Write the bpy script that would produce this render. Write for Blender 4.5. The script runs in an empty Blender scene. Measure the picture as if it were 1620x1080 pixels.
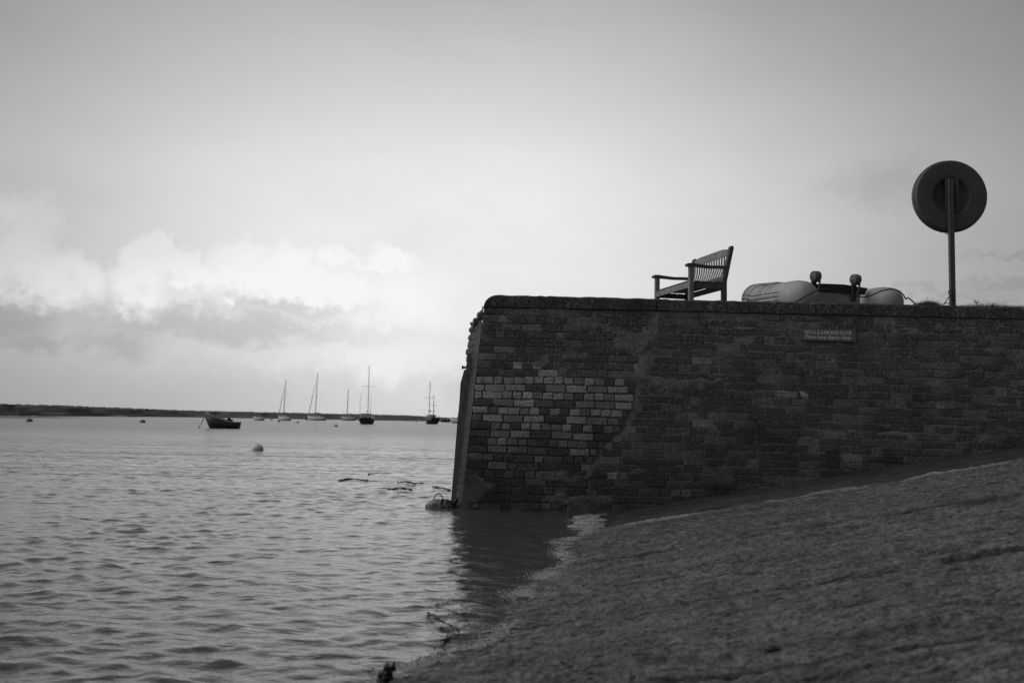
import bpy, bmesh, math, random
import numpy as np
from mathutils import Vector, Matrix, Euler

random.seed(7)
SC = bpy.context.scene
COL = SC.collection
PI = math.pi

# ------------------------------------------------------------------ camera
CAM_H = 0.914
FPX = 1575.0                      # 35 mm lens on a 36 mm wide, 1620 px picture
PITCH = math.atan(126.1 / FPX)
ROLL = 0.018
cd = bpy.data.cameras.new('camera')
cd.lens = 35.0
cd.sensor_width = 36.0
cd.clip_start = 0.05
cd.clip_end = 12000
cd.dof.use_dof = True
cd.dof.focus_distance = 10.6
cd.dof.aperture_fstop = 3.2
cam = bpy.data.objects.new('camera', cd)
COL.objects.link(cam)
CROT = Matrix.Rotation(PI / 2 + PITCH, 3, 'X') @ Matrix.Rotation(ROLL, 3, 'Z')
cam.location = (0, 0, CAM_H)
cam.rotation_euler = CROT.to_euler()
SC.camera = cam

# ------------------------------------------------------------------ exposure
SC.view_settings.view_transform = 'Standard'
SC.view_settings.look = 'None'
SC.view_settings.exposure = 0.0
SC.view_settings.gamma = 1.0
SC.view_settings.use_curve_mapping = False

# ------------------------------------------------------------------ world (dusk sky with low cloud; the picture is black and white)
world = bpy.data.worlds.new('World')
SC.world = world
world.use_nodes = True
wt = world.node_tree
wt.nodes.clear()
SUN_AZ, SUN_EL = math.radians(-86.0), math.radians(38.0)


def N(nt, typ, **kw):
    n = nt.nodes.new(typ)
    for k, v in kw.items():
        setattr(n, k, v)
    return n


def lk(nt, a, b):
    nt.links.new(a, b)


def M_(nt, op, a, b=None, c=None, clamp=False):
    n = nt.nodes.new('ShaderNodeMath')
    n.operation = op
    n.use_clamp = clamp
    for i, v in enumerate((a, b, c)):
        if v is None:
            continue
        if isinstance(v, (int, float)):
            n.inputs[i].default_value = v
        else:
            nt.links.new(v, n.inputs[i])
    return n.outputs[0]


def sstep(nt, x, lo, hi, a=0.0, b=1.0):
    n = nt.nodes.new('ShaderNodeMapRange')
    n.interpolation_type = 'SMOOTHSTEP'
    nt.links.new(x, n.inputs[0])
    n.inputs[1].default_value = lo
    n.inputs[2].default_value = hi
    n.inputs[3].default_value = a
    n.inputs[4].default_value = b
    return n.outputs[0]


def build_sky():
    nt = wt
    out = N(nt, 'ShaderNodeOutputWorld')
    bg = N(nt, 'ShaderNodeBackground')
    bg.inputs[1].default_value = 0.1
    lk(nt, bg.outputs[0], out.inputs[0])
    tc = N(nt, 'ShaderNodeTexCoord')
    sep = N(nt, 'ShaderNodeSeparateXYZ')
    lk(nt, tc.outputs['Generated'], sep.inputs[0])
    dx, dy, dz = sep.outputs
    az = M_(nt, 'MULTIPLY', M_(nt, 'ARCTAN2', dx, dy), 180 / PI)
    el = M_(nt, 'MULTIPLY', M_(nt, 'ARCSINE', dz), 180 / PI)
    # nishita, grey
    sky = N(nt, 'ShaderNodeTexSky')
    sky.sky_type = 'NISHITA'
    sky.sun_disc = False
    sky.sun_elevation = SUN_EL
    sky.sun_rotation = SUN_AZ
    bw = N(nt, 'ShaderNodeRGBToBW')
    lk(nt, sky.outputs[0], bw.inputs[0])
    base = M_(nt, 'MINIMUM', M_(nt, 'MULTIPLY', bw.outputs[0], 0.9), 1.2)
    # broad glow round the veiled sun
    da = M_(nt, 'DIVIDE', M_(nt, 'SUBTRACT', az, -3.5), 29.0)
    de = M_(nt, 'DIVIDE', M_(nt, 'SUBTRACT', el, 9.5), 17.0)
    q = M_(nt, 'ADD', M_(nt, 'MULTIPLY', da, da), M_(nt, 'MULTIPLY', de, de))
    glow = M_(nt, 'MULTIPLY', M_(nt, 'EXPONENT', M_(nt, 'MULTIPLY', q, -1.0)), 6.9)
    q2 = M_(nt, 'EXPONENT', M_(nt, 'MULTIPLY', q, -0.22))
    L = M_(nt, 'ADD', M_(nt, 'ADD', base, glow), M_(nt, 'MULTIPLY', q2, 0.35))
    # cloud coordinates: direction space, warped by noise
    comb = N(nt, 'ShaderNodeCombineXYZ')
    lk(nt, az, comb.inputs[0])
    lk(nt, el, comb.inputs[1])

    def noise(scale, detail, rough, vscale=1.0, off=0.0, dist=0.0):
        mp = N(nt, 'ShaderNodeMapping')
        mp.inputs['Scale'].default_value = (1, vscale, 1)
        mp.inputs['Location'].default_value = (off, off * .7, off)
        lk(nt, comb.outputs[0], mp.inputs[0])
        n = N(nt, 'ShaderNodeTexNoise')
        n.inputs['Scale'].default_value = scale
        n.inputs['Detail'].default_value = detail
        n.inputs['Roughness'].default_value = rough
        n.inputs['Distortion'].default_value = dist
        lk(nt, mp.outputs[0], n.inputs['Vector'])
        return n.outputs[0]
    n1 = M_(nt, 'SUBTRACT', noise(0.42, 5, 0.55, 1.0, 3.0), 0.5)
    n2 = M_(nt, 'SUBTRACT', noise(0.42, 5, 0.55, 1.0, 91.0), 0.5)
    n3 = M_(nt, 'SUBTRACT', noise(1.1, 7, 0.62, 1.1, 41.0), 0.5)
    wu = M_(nt, 'ADD', az, M_(nt, 'ADD', M_(nt, 'MULTIPLY', n1, 3.0), M_(nt, 'MULTIPLY', n3, 1.7)))
    wv = M_(nt, 'ADD', el, M_(nt, 'ADD', M_(nt, 'MULTIPLY', n2, 2.6), M_(nt, 'MULTIPLY', n3, 2.0)))

    def px2ae(x, y):
        v = CROT @ Vector((x - 810, 540 - y, -FPX)).normalized()
        return math.degrees(math.atan2(v.x, v.y)), math.degrees(math.asin(v.z))

    def blob(x, y, rx, ry, lo=0.55, hi=1.05, u=None, v=None):
        a, e = px2ae(x, y)
        k = 180 / PI / FPX
        p = M_(nt, 'DIVIDE', M_(nt, 'SUBTRACT', u or wu, a), rx * k)
        r = M_(nt, 'DIVIDE', M_(nt, 'SUBTRACT', v or wv, e), ry * k)
        d = M_(nt, 'SQRT', M_(nt, 'ADD', M_(nt, 'MULTIPLY', p, p), M_(nt, 'MULTIPLY', r, r)))
        return sstep(nt, d, lo, hi, 1.0, 0.0)

    def union(lst):
        m = lst[0]
        for b in lst[1:]:
            m = M_(nt, 'MAXIMUM', m, b)
        return m
    # lit cumulus heads low over the far shore
    heads = union([blob(25, 430, 85, 62, .45, 1.1), blob(95, 440, 80, 55, .45, 1.1), blob(-90, 425, 90, 70, .5, 1.1),
                   blob(248, 408, 52, 40, .62, 1.06), blob(310, 425, 48, 38, .5, 1.1), blob(225, 450, 50, 50, .4, 1.15),
                   blob(385, 425, 62, 50, .45, 1.15), blob(450, 430, 55, 50, .45, 1.15),
                   blob(530, 414, 40, 18, .35, 1.2), blob(612, 408, 44, 20, .5, 1.2), blob(600, 420, 60, 12, .3, 1.2),
                   blob(490, 455, 90, 40, .3, 1.15), blob(-260, 430, 120, 50, .5, 1.1)])
    veil = union([blob(300, 462, 340, 52, .2, 1.2), blob(620, 480, 190, 70, .0, 1.2), blob(20, 340, 60, 40, .2, 1.25),
                  blob(600, 570, 260, 45, .0, 1.2)])
    # grey cloud bank beneath
    banks = union([blob(330, 515, 250, 30, .2, 1.3), blob(450, 488, 130, 16, .2, 1.2), blob(10, 500, 95, 36, .3, 1.25), blob(60, 535, 60, 22, .1, 1.2),
                   blob(185, 538, 80, 32, .2, 1.25), blob(-180, 520, 160, 40, .2, 1.2)])
    low = union([blob(250, 625, 520, 80, .0, 1.35), blob(740, 620, 60, 50, .1, 1.2)])
    # soft grey bands high up and to the right
    right = union([blob(1400, 290, 110, 46, .0, 1.3), blob(1600, 440, 110, 9, .0, 1.3), blob(1600, 408, 80, 6, .0, 1.3), blob(1500, 460, 130, 10, .0, 1.3),
                   blob(1560, 473, 90, 6, .0, 1.3)])
    nb = noise(0.075, 4, 0.5, 2.8, 17.0, .2)
    strat = sstep(nt, nb, .35, .68)
    high = sstep(nt, el, 14.0, 21.0)
    f = M_(nt, 'ADD', 1.0, M_(nt, 'MULTIPLY', M_(nt, 'MULTIPLY', strat, high), -0.12))
    f = M_(nt, 'MULTIPLY', f, M_(nt, 'ADD', 1.0, M_(nt, 'MULTIPLY', M_(nt, 'SUBTRACT', nb, .5), 0.25)))
    f = M_(nt, 'MULTIPLY', f, M_(nt, 'ADD', 1.0, M_(nt, 'MULTIPLY', right, -0.15)))
    L = M_(nt, 'MULTIPLY', L, f)
    tex = M_(nt, 'ADD', 1.0, M_(nt, 'ADD', M_(nt, 'MULTIPLY', n3, 0.9), M_(nt, 'MULTIPLY', n2, 1.0)))
    L = M_(nt, 'ADD', L, M_(nt, 'MULTIPLY', M_(nt, 'MULTIPLY', veil, 1.0), tex))
    L = M_(nt, 'ADD', L, M_(nt, 'MULTIPLY', M_(nt, 'MULTIPLY', heads, 1.15), tex))
    L = M_(nt, 'MULTIPLY', L, M_(nt, 'ADD', 1.0, M_(nt, 'MULTIPLY', banks, -0.22)))
    L = M_(nt, 'MULTIPLY', L, M_(nt, 'ADD', 1.0, M_(nt, 'MULTIPLY', low, -0.13)))
    L = M_(nt, 'MINIMUM', M_(nt, 'MAXIMUM', L, 0.6), 9.2)
    lk(nt, L, bg.inputs[0])


build_sky()

# soft sun behind thin cloud, set well up on the left, away from the sky glow
sl = bpy.data.lights.new('sun', 'SUN')
sl.energy = 1.1
sl.angle = math.radians(75)
sl.color = (1, 1, 1)
sun = bpy.data.objects.new('sun', sl)
COL.objects.link(sun)
sd = Vector((math.sin(SUN_AZ) * math.cos(SUN_EL), math.cos(SUN_AZ) * math.cos(SUN_EL), math.sin(SUN_EL)))
sun.rotation_euler = sd.to_track_quat('Z', 'Y').to_euler()


# ------------------------------------------------------------------ picture ray -> place helpers
def ray(x, y):
    return CROT @ Vector((x - 810, 540 - y, -FPX))


def on_y(x, y, Y):
    d = ray(x, y)
    return Vector((0, 0, CAM_H)) + d * (Y / d.y)


def on_z(x, y, z=0.0):
    d = ray(x, y)
    return Vector((0, 0, CAM_H)) + d * ((z - CAM_H) / d.z)


YW = on_z(800, 806, 0).y            # foot of the quay wall
BAT = 0.06                          # the wall leans back a little


def on_wall(x, y):
    d = ray(x, y)
    # Y = YW + BAT*z
    t = (YW + BAT * CAM_H) / (d.y - BAT * d.z)
    return Vector((0, 0, CAM_H)) + d * t


# ------------------------------------------------------------------ materials
def mat(name, v, rough=0.8, var=0.0, scale=20.0, bump=0.0, bscale=60.0, spec=0.5, metal=0.0, speck=None, stretch=None, detail=6, coat=0, use_obj=True, dist=0.01):
    """grey procedural material. v base value, var relative mottling, speck=(value, scale, lo, hi) pale or dark spots"""
    m = bpy.data.materials.new(name)
    m.use_nodes = True
    nt = m.node_tree
    b = nt.nodes['Principled BSDF']
    b.inputs['Roughness'].default_value = rough
    b.inputs['Specular IOR Level'].default_value = spec
    b.inputs['Metallic'].default_value = metal
    if coat:
        b.inputs['Coat Weight'].default_value = coat
    b.inputs['Base Color'].default_value = (v, v, v, 1)
    geo = N(nt, 'ShaderNodeNewGeometry')
    tc = N(nt, 'ShaderNodeTexCoord')
    src = tc.outputs['Object'] if use_obj else geo.outputs['Position']
    if stretch:
        mp = N(nt, 'ShaderNodeMapping')
        mp.inputs['Scale'].default_value = stretch
        lk(nt, src, mp.inputs[0])
        src = mp.outputs[0]

    def nz(s, d=detail, r=.6):
        n = N(nt, 'ShaderNodeTexNoise')
        n.inputs['Scale'].default_value = s
        n.inputs['Detail'].default_value = d
        n.inputs['Roughness'].default_value = r
        lk(nt, src, n.inputs['Vector'])
        return n.outputs[0]
    colr = None
    if var:
        n = nz(scale)
        f = M_(nt, 'ADD', 1.0, M_(nt, 'MULTIPLY', M_(nt, 'SUBTRACT', n, 0.5), var * 2.6))
        f = M_(nt, 'MAXIMUM', f, 0.15)
        colr = M_(nt, 'MULTIPLY', f, v)
    if speck:
        sv, ss, lo, hi = speck
        n = nz(ss, 5, .7)
        k = sstep(nt, n, lo, hi)
        mx = N(nt, 'ShaderNodeMix')
        mx.data_type = 'FLOAT'
        lk(nt, k, mx.inputs[0])
        if colr is not None:
            lk(nt, colr, mx.inputs[2])
        else:
            mx.inputs[2].default_value = v
        mx.inputs[3].default_value = sv
        colr = mx.outputs[0]
    if colr is not None:
        lk(nt, colr, b.inputs['Base Color'])
    if bump:
        bp = N(nt, 'ShaderNodeBump')
        bp.inputs['Strength'].default_value = bump
        bp.inputs['Distance'].default_value = dist
        lk(nt, nz(bscale, 8, .65), bp.inputs['Height'])
        lk(nt, bp.outputs[0], b.inputs['Normal'])
    return m


def wall_mat(name, v, lich=0.21, extra=0.0, bump=.9):
    """brick or mortar: world-space mottling, pale lichen specks crowding towards the coping"""
    m = bpy.data.materials.new(name)
    m.use_nodes = True
    nt = m.node_tree
    b = nt.nodes['Principled BSDF']
    b.inputs['Roughness'].default_value = .85
    b.inputs['Specular IOR Level'].default_value = .25
    geo = N(nt, 'ShaderNodeNewGeometry')
    P = geo.outputs['Position']
    sp = N(nt, 'ShaderNodeSeparateXYZ')
    lk(nt, P, sp.inputs[0])

    def nz(s, d=6, r=.6, off=0):
        n = N(nt, 'ShaderNodeTexNoise')
        n.inputs['Scale'].default_value = s
        n.inputs['Detail'].default_value = d
        n.inputs['Roughness'].default_value = r
        if off:
            mp = N(nt, 'ShaderNodeMapping')
            mp.inputs['Location'].default_value = (off, off, off)
            lk(nt, P, mp.inputs[0])
            lk(nt, mp.outputs[0], n.inputs['Vector'])
        else:
            lk(nt, P, n.inputs['Vector'])
        return n.outputs[0]
    f = M_(nt, 'MAXIMUM', M_(nt, 'ADD', 1.0, M_(nt, 'MULTIPLY', M_(nt, 'SUBTRACT', nz(50, 7, .76), .5), 4.0)), .25)
    g = M_(nt, 'ADD', 1.0, M_(nt, 'MULTIPLY', M_(nt, 'SUBTRACT', nz(2.2, 3, .5, 9), .5), 1.5))
    c = M_(nt, 'MULTIPLY', M_(nt, 'MULTIPLY', f, g), v)
    # damp and weed towards the water
    damp = sstep(nt, M_(nt, 'ADD', sp.outputs[2], M_(nt, 'MULTIPLY', M_(nt, 'SUBTRACT', nz(3, 4, .6, 4), .5), .7)), .05, 1.1, .6, 1.0)
    c = M_(nt, 'MULTIPLY', c, damp)
    # lichen
    hz = sstep(nt, sp.outputs[2], .9, 2.25, 0.0, 1.0)
    big = nz(2.8, 3, .5, 31)
    l1 = M_(nt, 'ADD', nz(42, 6, .8, 77), M_(nt, 'MULTIPLY', M_(nt, 'MULTIPLY', hz, big), .26 * lich / .3))
    k = sstep(nt, l1, .63, .68)
    mx = N(nt, 'ShaderNodeMix')
    mx.data_type = 'FLOAT'
    lk(nt, M_(nt, 'MULTIPLY', k, .75), mx.inputs[0])
    lk(nt, c, mx.inputs[2])
    mx.inputs[3].default_value = .42
    lk(nt, mx.outputs[0], b.inputs['Base Color'])
    bp = N(nt, 'ShaderNodeBump')
    bp.inputs['Strength'].default_value = bump
    bp.inputs['Distance'].default_value = .012
    lk(nt, nz(70, 8, .7, 5), bp.inputs['Height'])
    lk(nt, bp.outputs[0], b.inputs['Normal'])
    return m


BK = [wall_mat('brick_dark', .115), wall_mat('brick_mid', .17), wall_mat('brick_grey', .27), wall_mat('brick_light', .42), wall_mat('brick_pale', .52)]
M_MORTAR = wall_mat('old_mortar', .15, .3)
M_MORTAR2 = wall_mat('smeared_mortar', .215, .2)
M_COPE = wall_mat('coping_concrete', .10, .20, bump=1.8)
M_PALEWOOD = mat('weathered_teak_lit', .28, .7, .5, 9, .5, 40, stretch=(1, 1, 1))  # bench wood, paler copy for the parts that face the light
M_WOODDARK = mat('shaded_teak', .11, .7, .4, 12, .4, 40)  # same bench wood, shade put in as a darker colour
M_FENDER = mat('fender_timber', .17, .95, .8, 14, 1.0, 30, stretch=(5, 5, .7), use_obj=False)
M_IRON = mat('rusted_iron', .05, .6, .4, 60, .4, 120, metal=.3)
M_TUBE = mat('dinghy_fabric', .46, .5, .3, 5, .5, 9, dist=.02)
M_SEAM = mat('tube_seam', .12, .6, .2, 20)
M_TUBEDARK = mat('dinghy_strake', .10, .6, .2, 20)
M_TRANSOM = mat('dinghy_transom', .035, .6, .3, 15)
M_TRPALE = mat('transom_panel', .40, .5, .15, 9, .1, 30)
M_TYRE = mat('wheel_tyre', .17, .7, .2, 40, .2, 80)
M_METAL = mat('galvanised_metal', .24, .6, .2, 40, metal=.2)
M_ROPE = mat('rope', .06, .9, .3, 90, .4, 200)
M_PLASTIC = mat('housing_plastic', .10, .55, .25, 7, .12, 60)
M_POST = mat('post_paint', .10, .6, .35, 12, .2, 50)
M_SIGN = mat('sign_plate', .17, .6, .15, 40, .1, 100)
M_LET = mat('sign_letters', 0.88, .6, .1, 60)
M_HULLDARK = mat('dark_hull', .055, .4, .2, 6)  # black lifted a little, haze put into the colour
M_HULLWHITE = mat('white_gelcoat', .82, .3, .06, 4)
M_HULLGREY = mat('grey_gelcoat', .58, .35, .08, 4)
M_CABIN = mat('cabin_paint', .6, .4, .1, 4)
M_WINDOW = mat('cabin_window', .03, .1)
M_MAST = mat('mast_aluminium', .50, .35, .1, 5)  # lightened so the distant masts look hazier
M_SAILCOVER = mat('sail_cover', .06, .9, .2, 5)
M_RAIL = mat('gunwale_wood', .52, .6, .2, 12)
M_BUOY = mat('buoy_skin', .8, .45, .2, 6, .1, 20)
M_BUOYD = mat('buoy_skin_weathered', .17, .55, .3, 6, .1, 20)
M_LAND = mat('marsh_land', .11, .95, .5, .12, .0, 30, use_obj=False, stretch=(1, 1, 6))
M_MUD = mat('shore_mud', .07, .5, .4, .3, use_obj=False)
M_SAND = mat('pale_sand', .22, .9, .2, .3, use_obj=False)
M_GRASS = mat('grass_blades', .08, .8, .3, 20, use_obj=False)
M_EARTH = mat('quay_earth', .12, .95, .4, 3, .6, 30, use_obj=False)
M_WEED = mat('wet_seaweed', .025, .35, .3, 30, .5, 60)
M_FOAM = mat('sea_foam', .36, .7, .25, 50, .4, 90, use_obj=False)
M_STONE = mat('wet_stone', .05, .5, .3, 30, .4, 60)
M_BLOCK = mat('concrete_block', .30, .85, .5, 16, 1.0, 50)


def slip_mat():
    m = bpy.data.materials.new('slipway_concrete')
    m.use_nodes = True
    nt = m.node_tree
    b = nt.nodes['Principled BSDF']
    geo = N(nt, 'ShaderNodeNewGeometry')
    P = geo.outputs['Position']
    sp = N(nt, 'ShaderNodeSeparateXYZ')
    lk(nt, P, sp.inputs[0])

    def nz(s, d=6, r=.6, sc=(1, 1, 1), off=0.0):
        mp = N(nt, 'ShaderNodeMapping')
        mp.inputs['Scale'].default_value = sc
        mp.inputs['Location'].default_value = (off, off, off)
        lk(nt, P, mp.inputs[0])
        n = N(nt, 'ShaderNodeTexNoise')
        n.inputs['Scale'].default_value = s
        n.inputs['Detail'].default_value = d
        n.inputs['Roughness'].default_value = r
        lk(nt, mp.outputs[0], n.inputs['Vector'])
        return n.outputs[0]
    f = M_(nt, 'ADD', 1.0, M_(nt, 'MULTIPLY', M_(nt, 'SUBTRACT', nz(48, 8, .80), .5), 5.5))
    g = M_(nt, 'ADD', 1.0, M_(nt, 'MULTIPLY', M_(nt, 'SUBTRACT', nz(1.6, 6, .65, (.7, 1.6, 1), 5), .5), 1.2))
    g = M_(nt, 'MULTIPLY', g, M_(nt, 'ADD', 1.0, M_(nt, 'MULTIPLY', M_(nt, 'SUBTRACT', nz(7, 7, .75, (.5, 1.5, 1), 61), .5), 3.0)))
    c = M_(nt, 'MULTIPLY', M_(nt, 'MAXIMUM', M_(nt, 'MULTIPLY', f, g), .15), .118)
    sp2 = sstep(nt, nz(30, 6, .72, (.55, 1.3, 1), 91), .52, .59, 1.0, .38)
    c = M_(nt, 'MULTIPLY', M_(nt, 'MULTIPLY', c, sp2), 1.22)
    # dark weed blotches
    k = sstep(nt, nz(5.0, 7, .75, (.6, 1.4, 1), 12), .56, .66, 1.0, .45)
    c = M_(nt, 'MULTIPLY', c, k)
    # slimy band along the foot of the wall
    strip = sstep(nt, M_(nt, 'ADD', sp.outputs[1], M_(nt, 'MULTIPLY', M_(nt, 'SUBTRACT', nz(4, 4, .6), .5), .10)), 8.50, 8.62, 1.0, .5)
    c = M_(nt, 'MULTIPLY', c, strip)
    lip = M_(nt, 'MULTIPLY', sstep(nt, sp.outputs[1], 8.36, 8.43), sstep(nt, sp.outputs[1], 8.50, 8.56, 1.0, 0.0))
    lip = M_(nt, 'MULTIPLY', lip, sstep(nt, nz(2.5, 5, .7, (1, 1, 1), 44), .40, .55))
    c = M_(nt, 'ADD', c, M_(nt, 'MULTIPLY', lip, .16))
    # weed and silt lodged in the joints between bays
    wy = M_(nt, 'ADD', sp.outputs[1], M_(nt, 'MULTIPLY', M_(nt, 'SUBTRACT', nz(1.3, 5, .65, (1, .1, .1), 23), .5), .16))
    for yj, wd in ((4.42, .050), (2.98, .030), (3.12, .018), (6.35, .05)):
        d = M_(nt, 'ABSOLUTE', M_(nt, 'SUBTRACT', wy, yj))
        band = M_(nt, 'MULTIPLY', sstep(nt, d, wd * .3, wd * 1.5, 1.0, 0.0), sstep(nt, nz(1.7, 5, .7, (1, .3, 1), 51 + yj), .30, .44))
        c = M_(nt, 'MULTIPLY', c, M_(nt, 'SUBTRACT', 1.0, M_(nt, 'MULTIPLY', band, .62)))
    ex_ = M_(nt, 'DIVIDE', M_(nt, 'SUBTRACT', sp.outputs[0], 2.84), .42)
    ey_ = M_(nt, 'DIVIDE', M_(nt, 'SUBTRACT', sp.outputs[1], 6.2), .13)
    e2_ = M_(nt, 'ADD', M_(nt, 'ADD', M_(nt, 'MULTIPLY', ex_, ex_), M_(nt, 'MULTIPLY', ey_, ey_)), M_(nt, 'MULTIPLY', M_(nt, 'SUBTRACT', nz(6, 5, .7, (.6, 1.5, 1), 7), .5), 3.0))
    pud = sstep(nt, e2_, .6, 1.1, 1.0, 0.0)
    c = M_(nt, 'MULTIPLY', c, M_(nt, 'SUBTRACT', 1.0, M_(nt, 'MULTIPLY', pud, .55)))
    lk(nt, c, b.inputs['Base Color'])
    wet = sstep(nt, nz(2.4, 6, .7, (.5, 1.5, 1), 70), .40, .60, .85, .38)
    lk(nt, wet, b.inputs['Roughness'])
    b.inputs['Specular IOR Level'].default_value = .35
    bp = N(nt, 'ShaderNodeBump')
    bp.inputs['Strength'].default_value = .8
    bp.inputs['Distance'].default_value = .012
    lk(nt, nz(60, 9, .72, (1, 1, 1), 3), bp.inputs['Height'])
    lk(nt, bp.outputs[0], b.inputs['Normal'])
    return m


def water_mat():
    m = bpy.data.materials.new('estuary_water')
    m.use_nodes = True
    nt = m.node_tree
    b = nt.nodes['Principled BSDF']
    b.inputs['Base Color'].default_value = (.08, .08, .08, 1)
    b.inputs['Roughness'].default_value = .07
    b.inputs['IOR'].default_value = 1.34
    geo = N(nt, 'ShaderNodeNewGeometry')
    P = geo.outputs['Position']

    def nz(s, d, r, sc):
        mp = N(nt, 'ShaderNodeMapping')
        mp.inputs['Scale'].default_value = sc
        mp.inputs['Rotation'].default_value = (0, 0, .15)
        lk(nt, P, mp.inputs[0])
        n = N(nt, 'ShaderNodeTexNoise')
        n.inputs['Scale'].default_value = s
        n.inputs['Detail'].default_value = d
        n.inputs['Roughness'].default_value = r
        lk(nt, mp.outputs[0], n.inputs['Vector'])
        return n.outputs[0]
    sp = N(nt, 'ShaderNodeSeparateXYZ')
    lk(nt, P, sp.inputs[0])
    far = sstep(nt, sp.outputs[1], 7, 24)
    h = M_(nt, 'ADD', M_(nt, 'MULTIPLY', nz(11, 4, .62, (.6, 1, 1)), .013), M_(nt, 'MULTIPLY', M_(nt, 'MULTIPLY', nz(1.3, 5, .62, (.5, 1.0, 1)), far), .11))
    # gust bands and cat's paws farther out
    bands = sstep(nt, nz(.16, 6, .62, (.14, 1.0, 1)), .36, .64, .25, 1.6)
    h = M_(nt, 'ADD', h, M_(nt, 'MULTIPLY', M_(nt, 'MULTIPLY', M_(nt, 'MULTIPLY', nz(.42, 6, .62, (.35, 1.0, 1)), far), bands), .20))
    rg = M_(nt, 'ADD', .05, M_(nt, 'MULTIPLY', sstep(nt, sp.outputs[1], 12, 70), .20))
    lk(nt, rg, b.inputs['Roughness'])
    bp = N(nt, 'ShaderNodeBump')
    bp.inputs['Strength'].default_value = 1.0
    bp.inputs['Distance'].default_value = 1.0
    lk(nt, h, bp.inputs['Height'])
    lk(nt, bp.outputs[0], b.inputs['Normal'])
    return m


# ------------------------------------------------------------------ object helpers
def link(name, me, parent=None, kind=None):
    o = bpy.data.objects.new(name, me)
    COL.objects.link(o)
    if parent is not None:
        o.parent = parent
    if kind:
        o['kind'] = kind
    return o


def tag(o, label=None, cat=None, group=None):
    if label:
        o['label'] = label
    if cat:
        o['category'] = cat
    if group:
        o['group'] = group
    return o


def empty(name, loc, label, cat, group=None, rz=0.0, scale=None):
    o = bpy.data.objects.new(name, None)
    COL.objects.link(o)
    o.location = loc
    o.rotation_euler = (0, 0, rz)
    o.empty_display_size = .1
    if scale:
        o.scale = (scale,) * 3
    return tag(o, label, cat, group)


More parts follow.
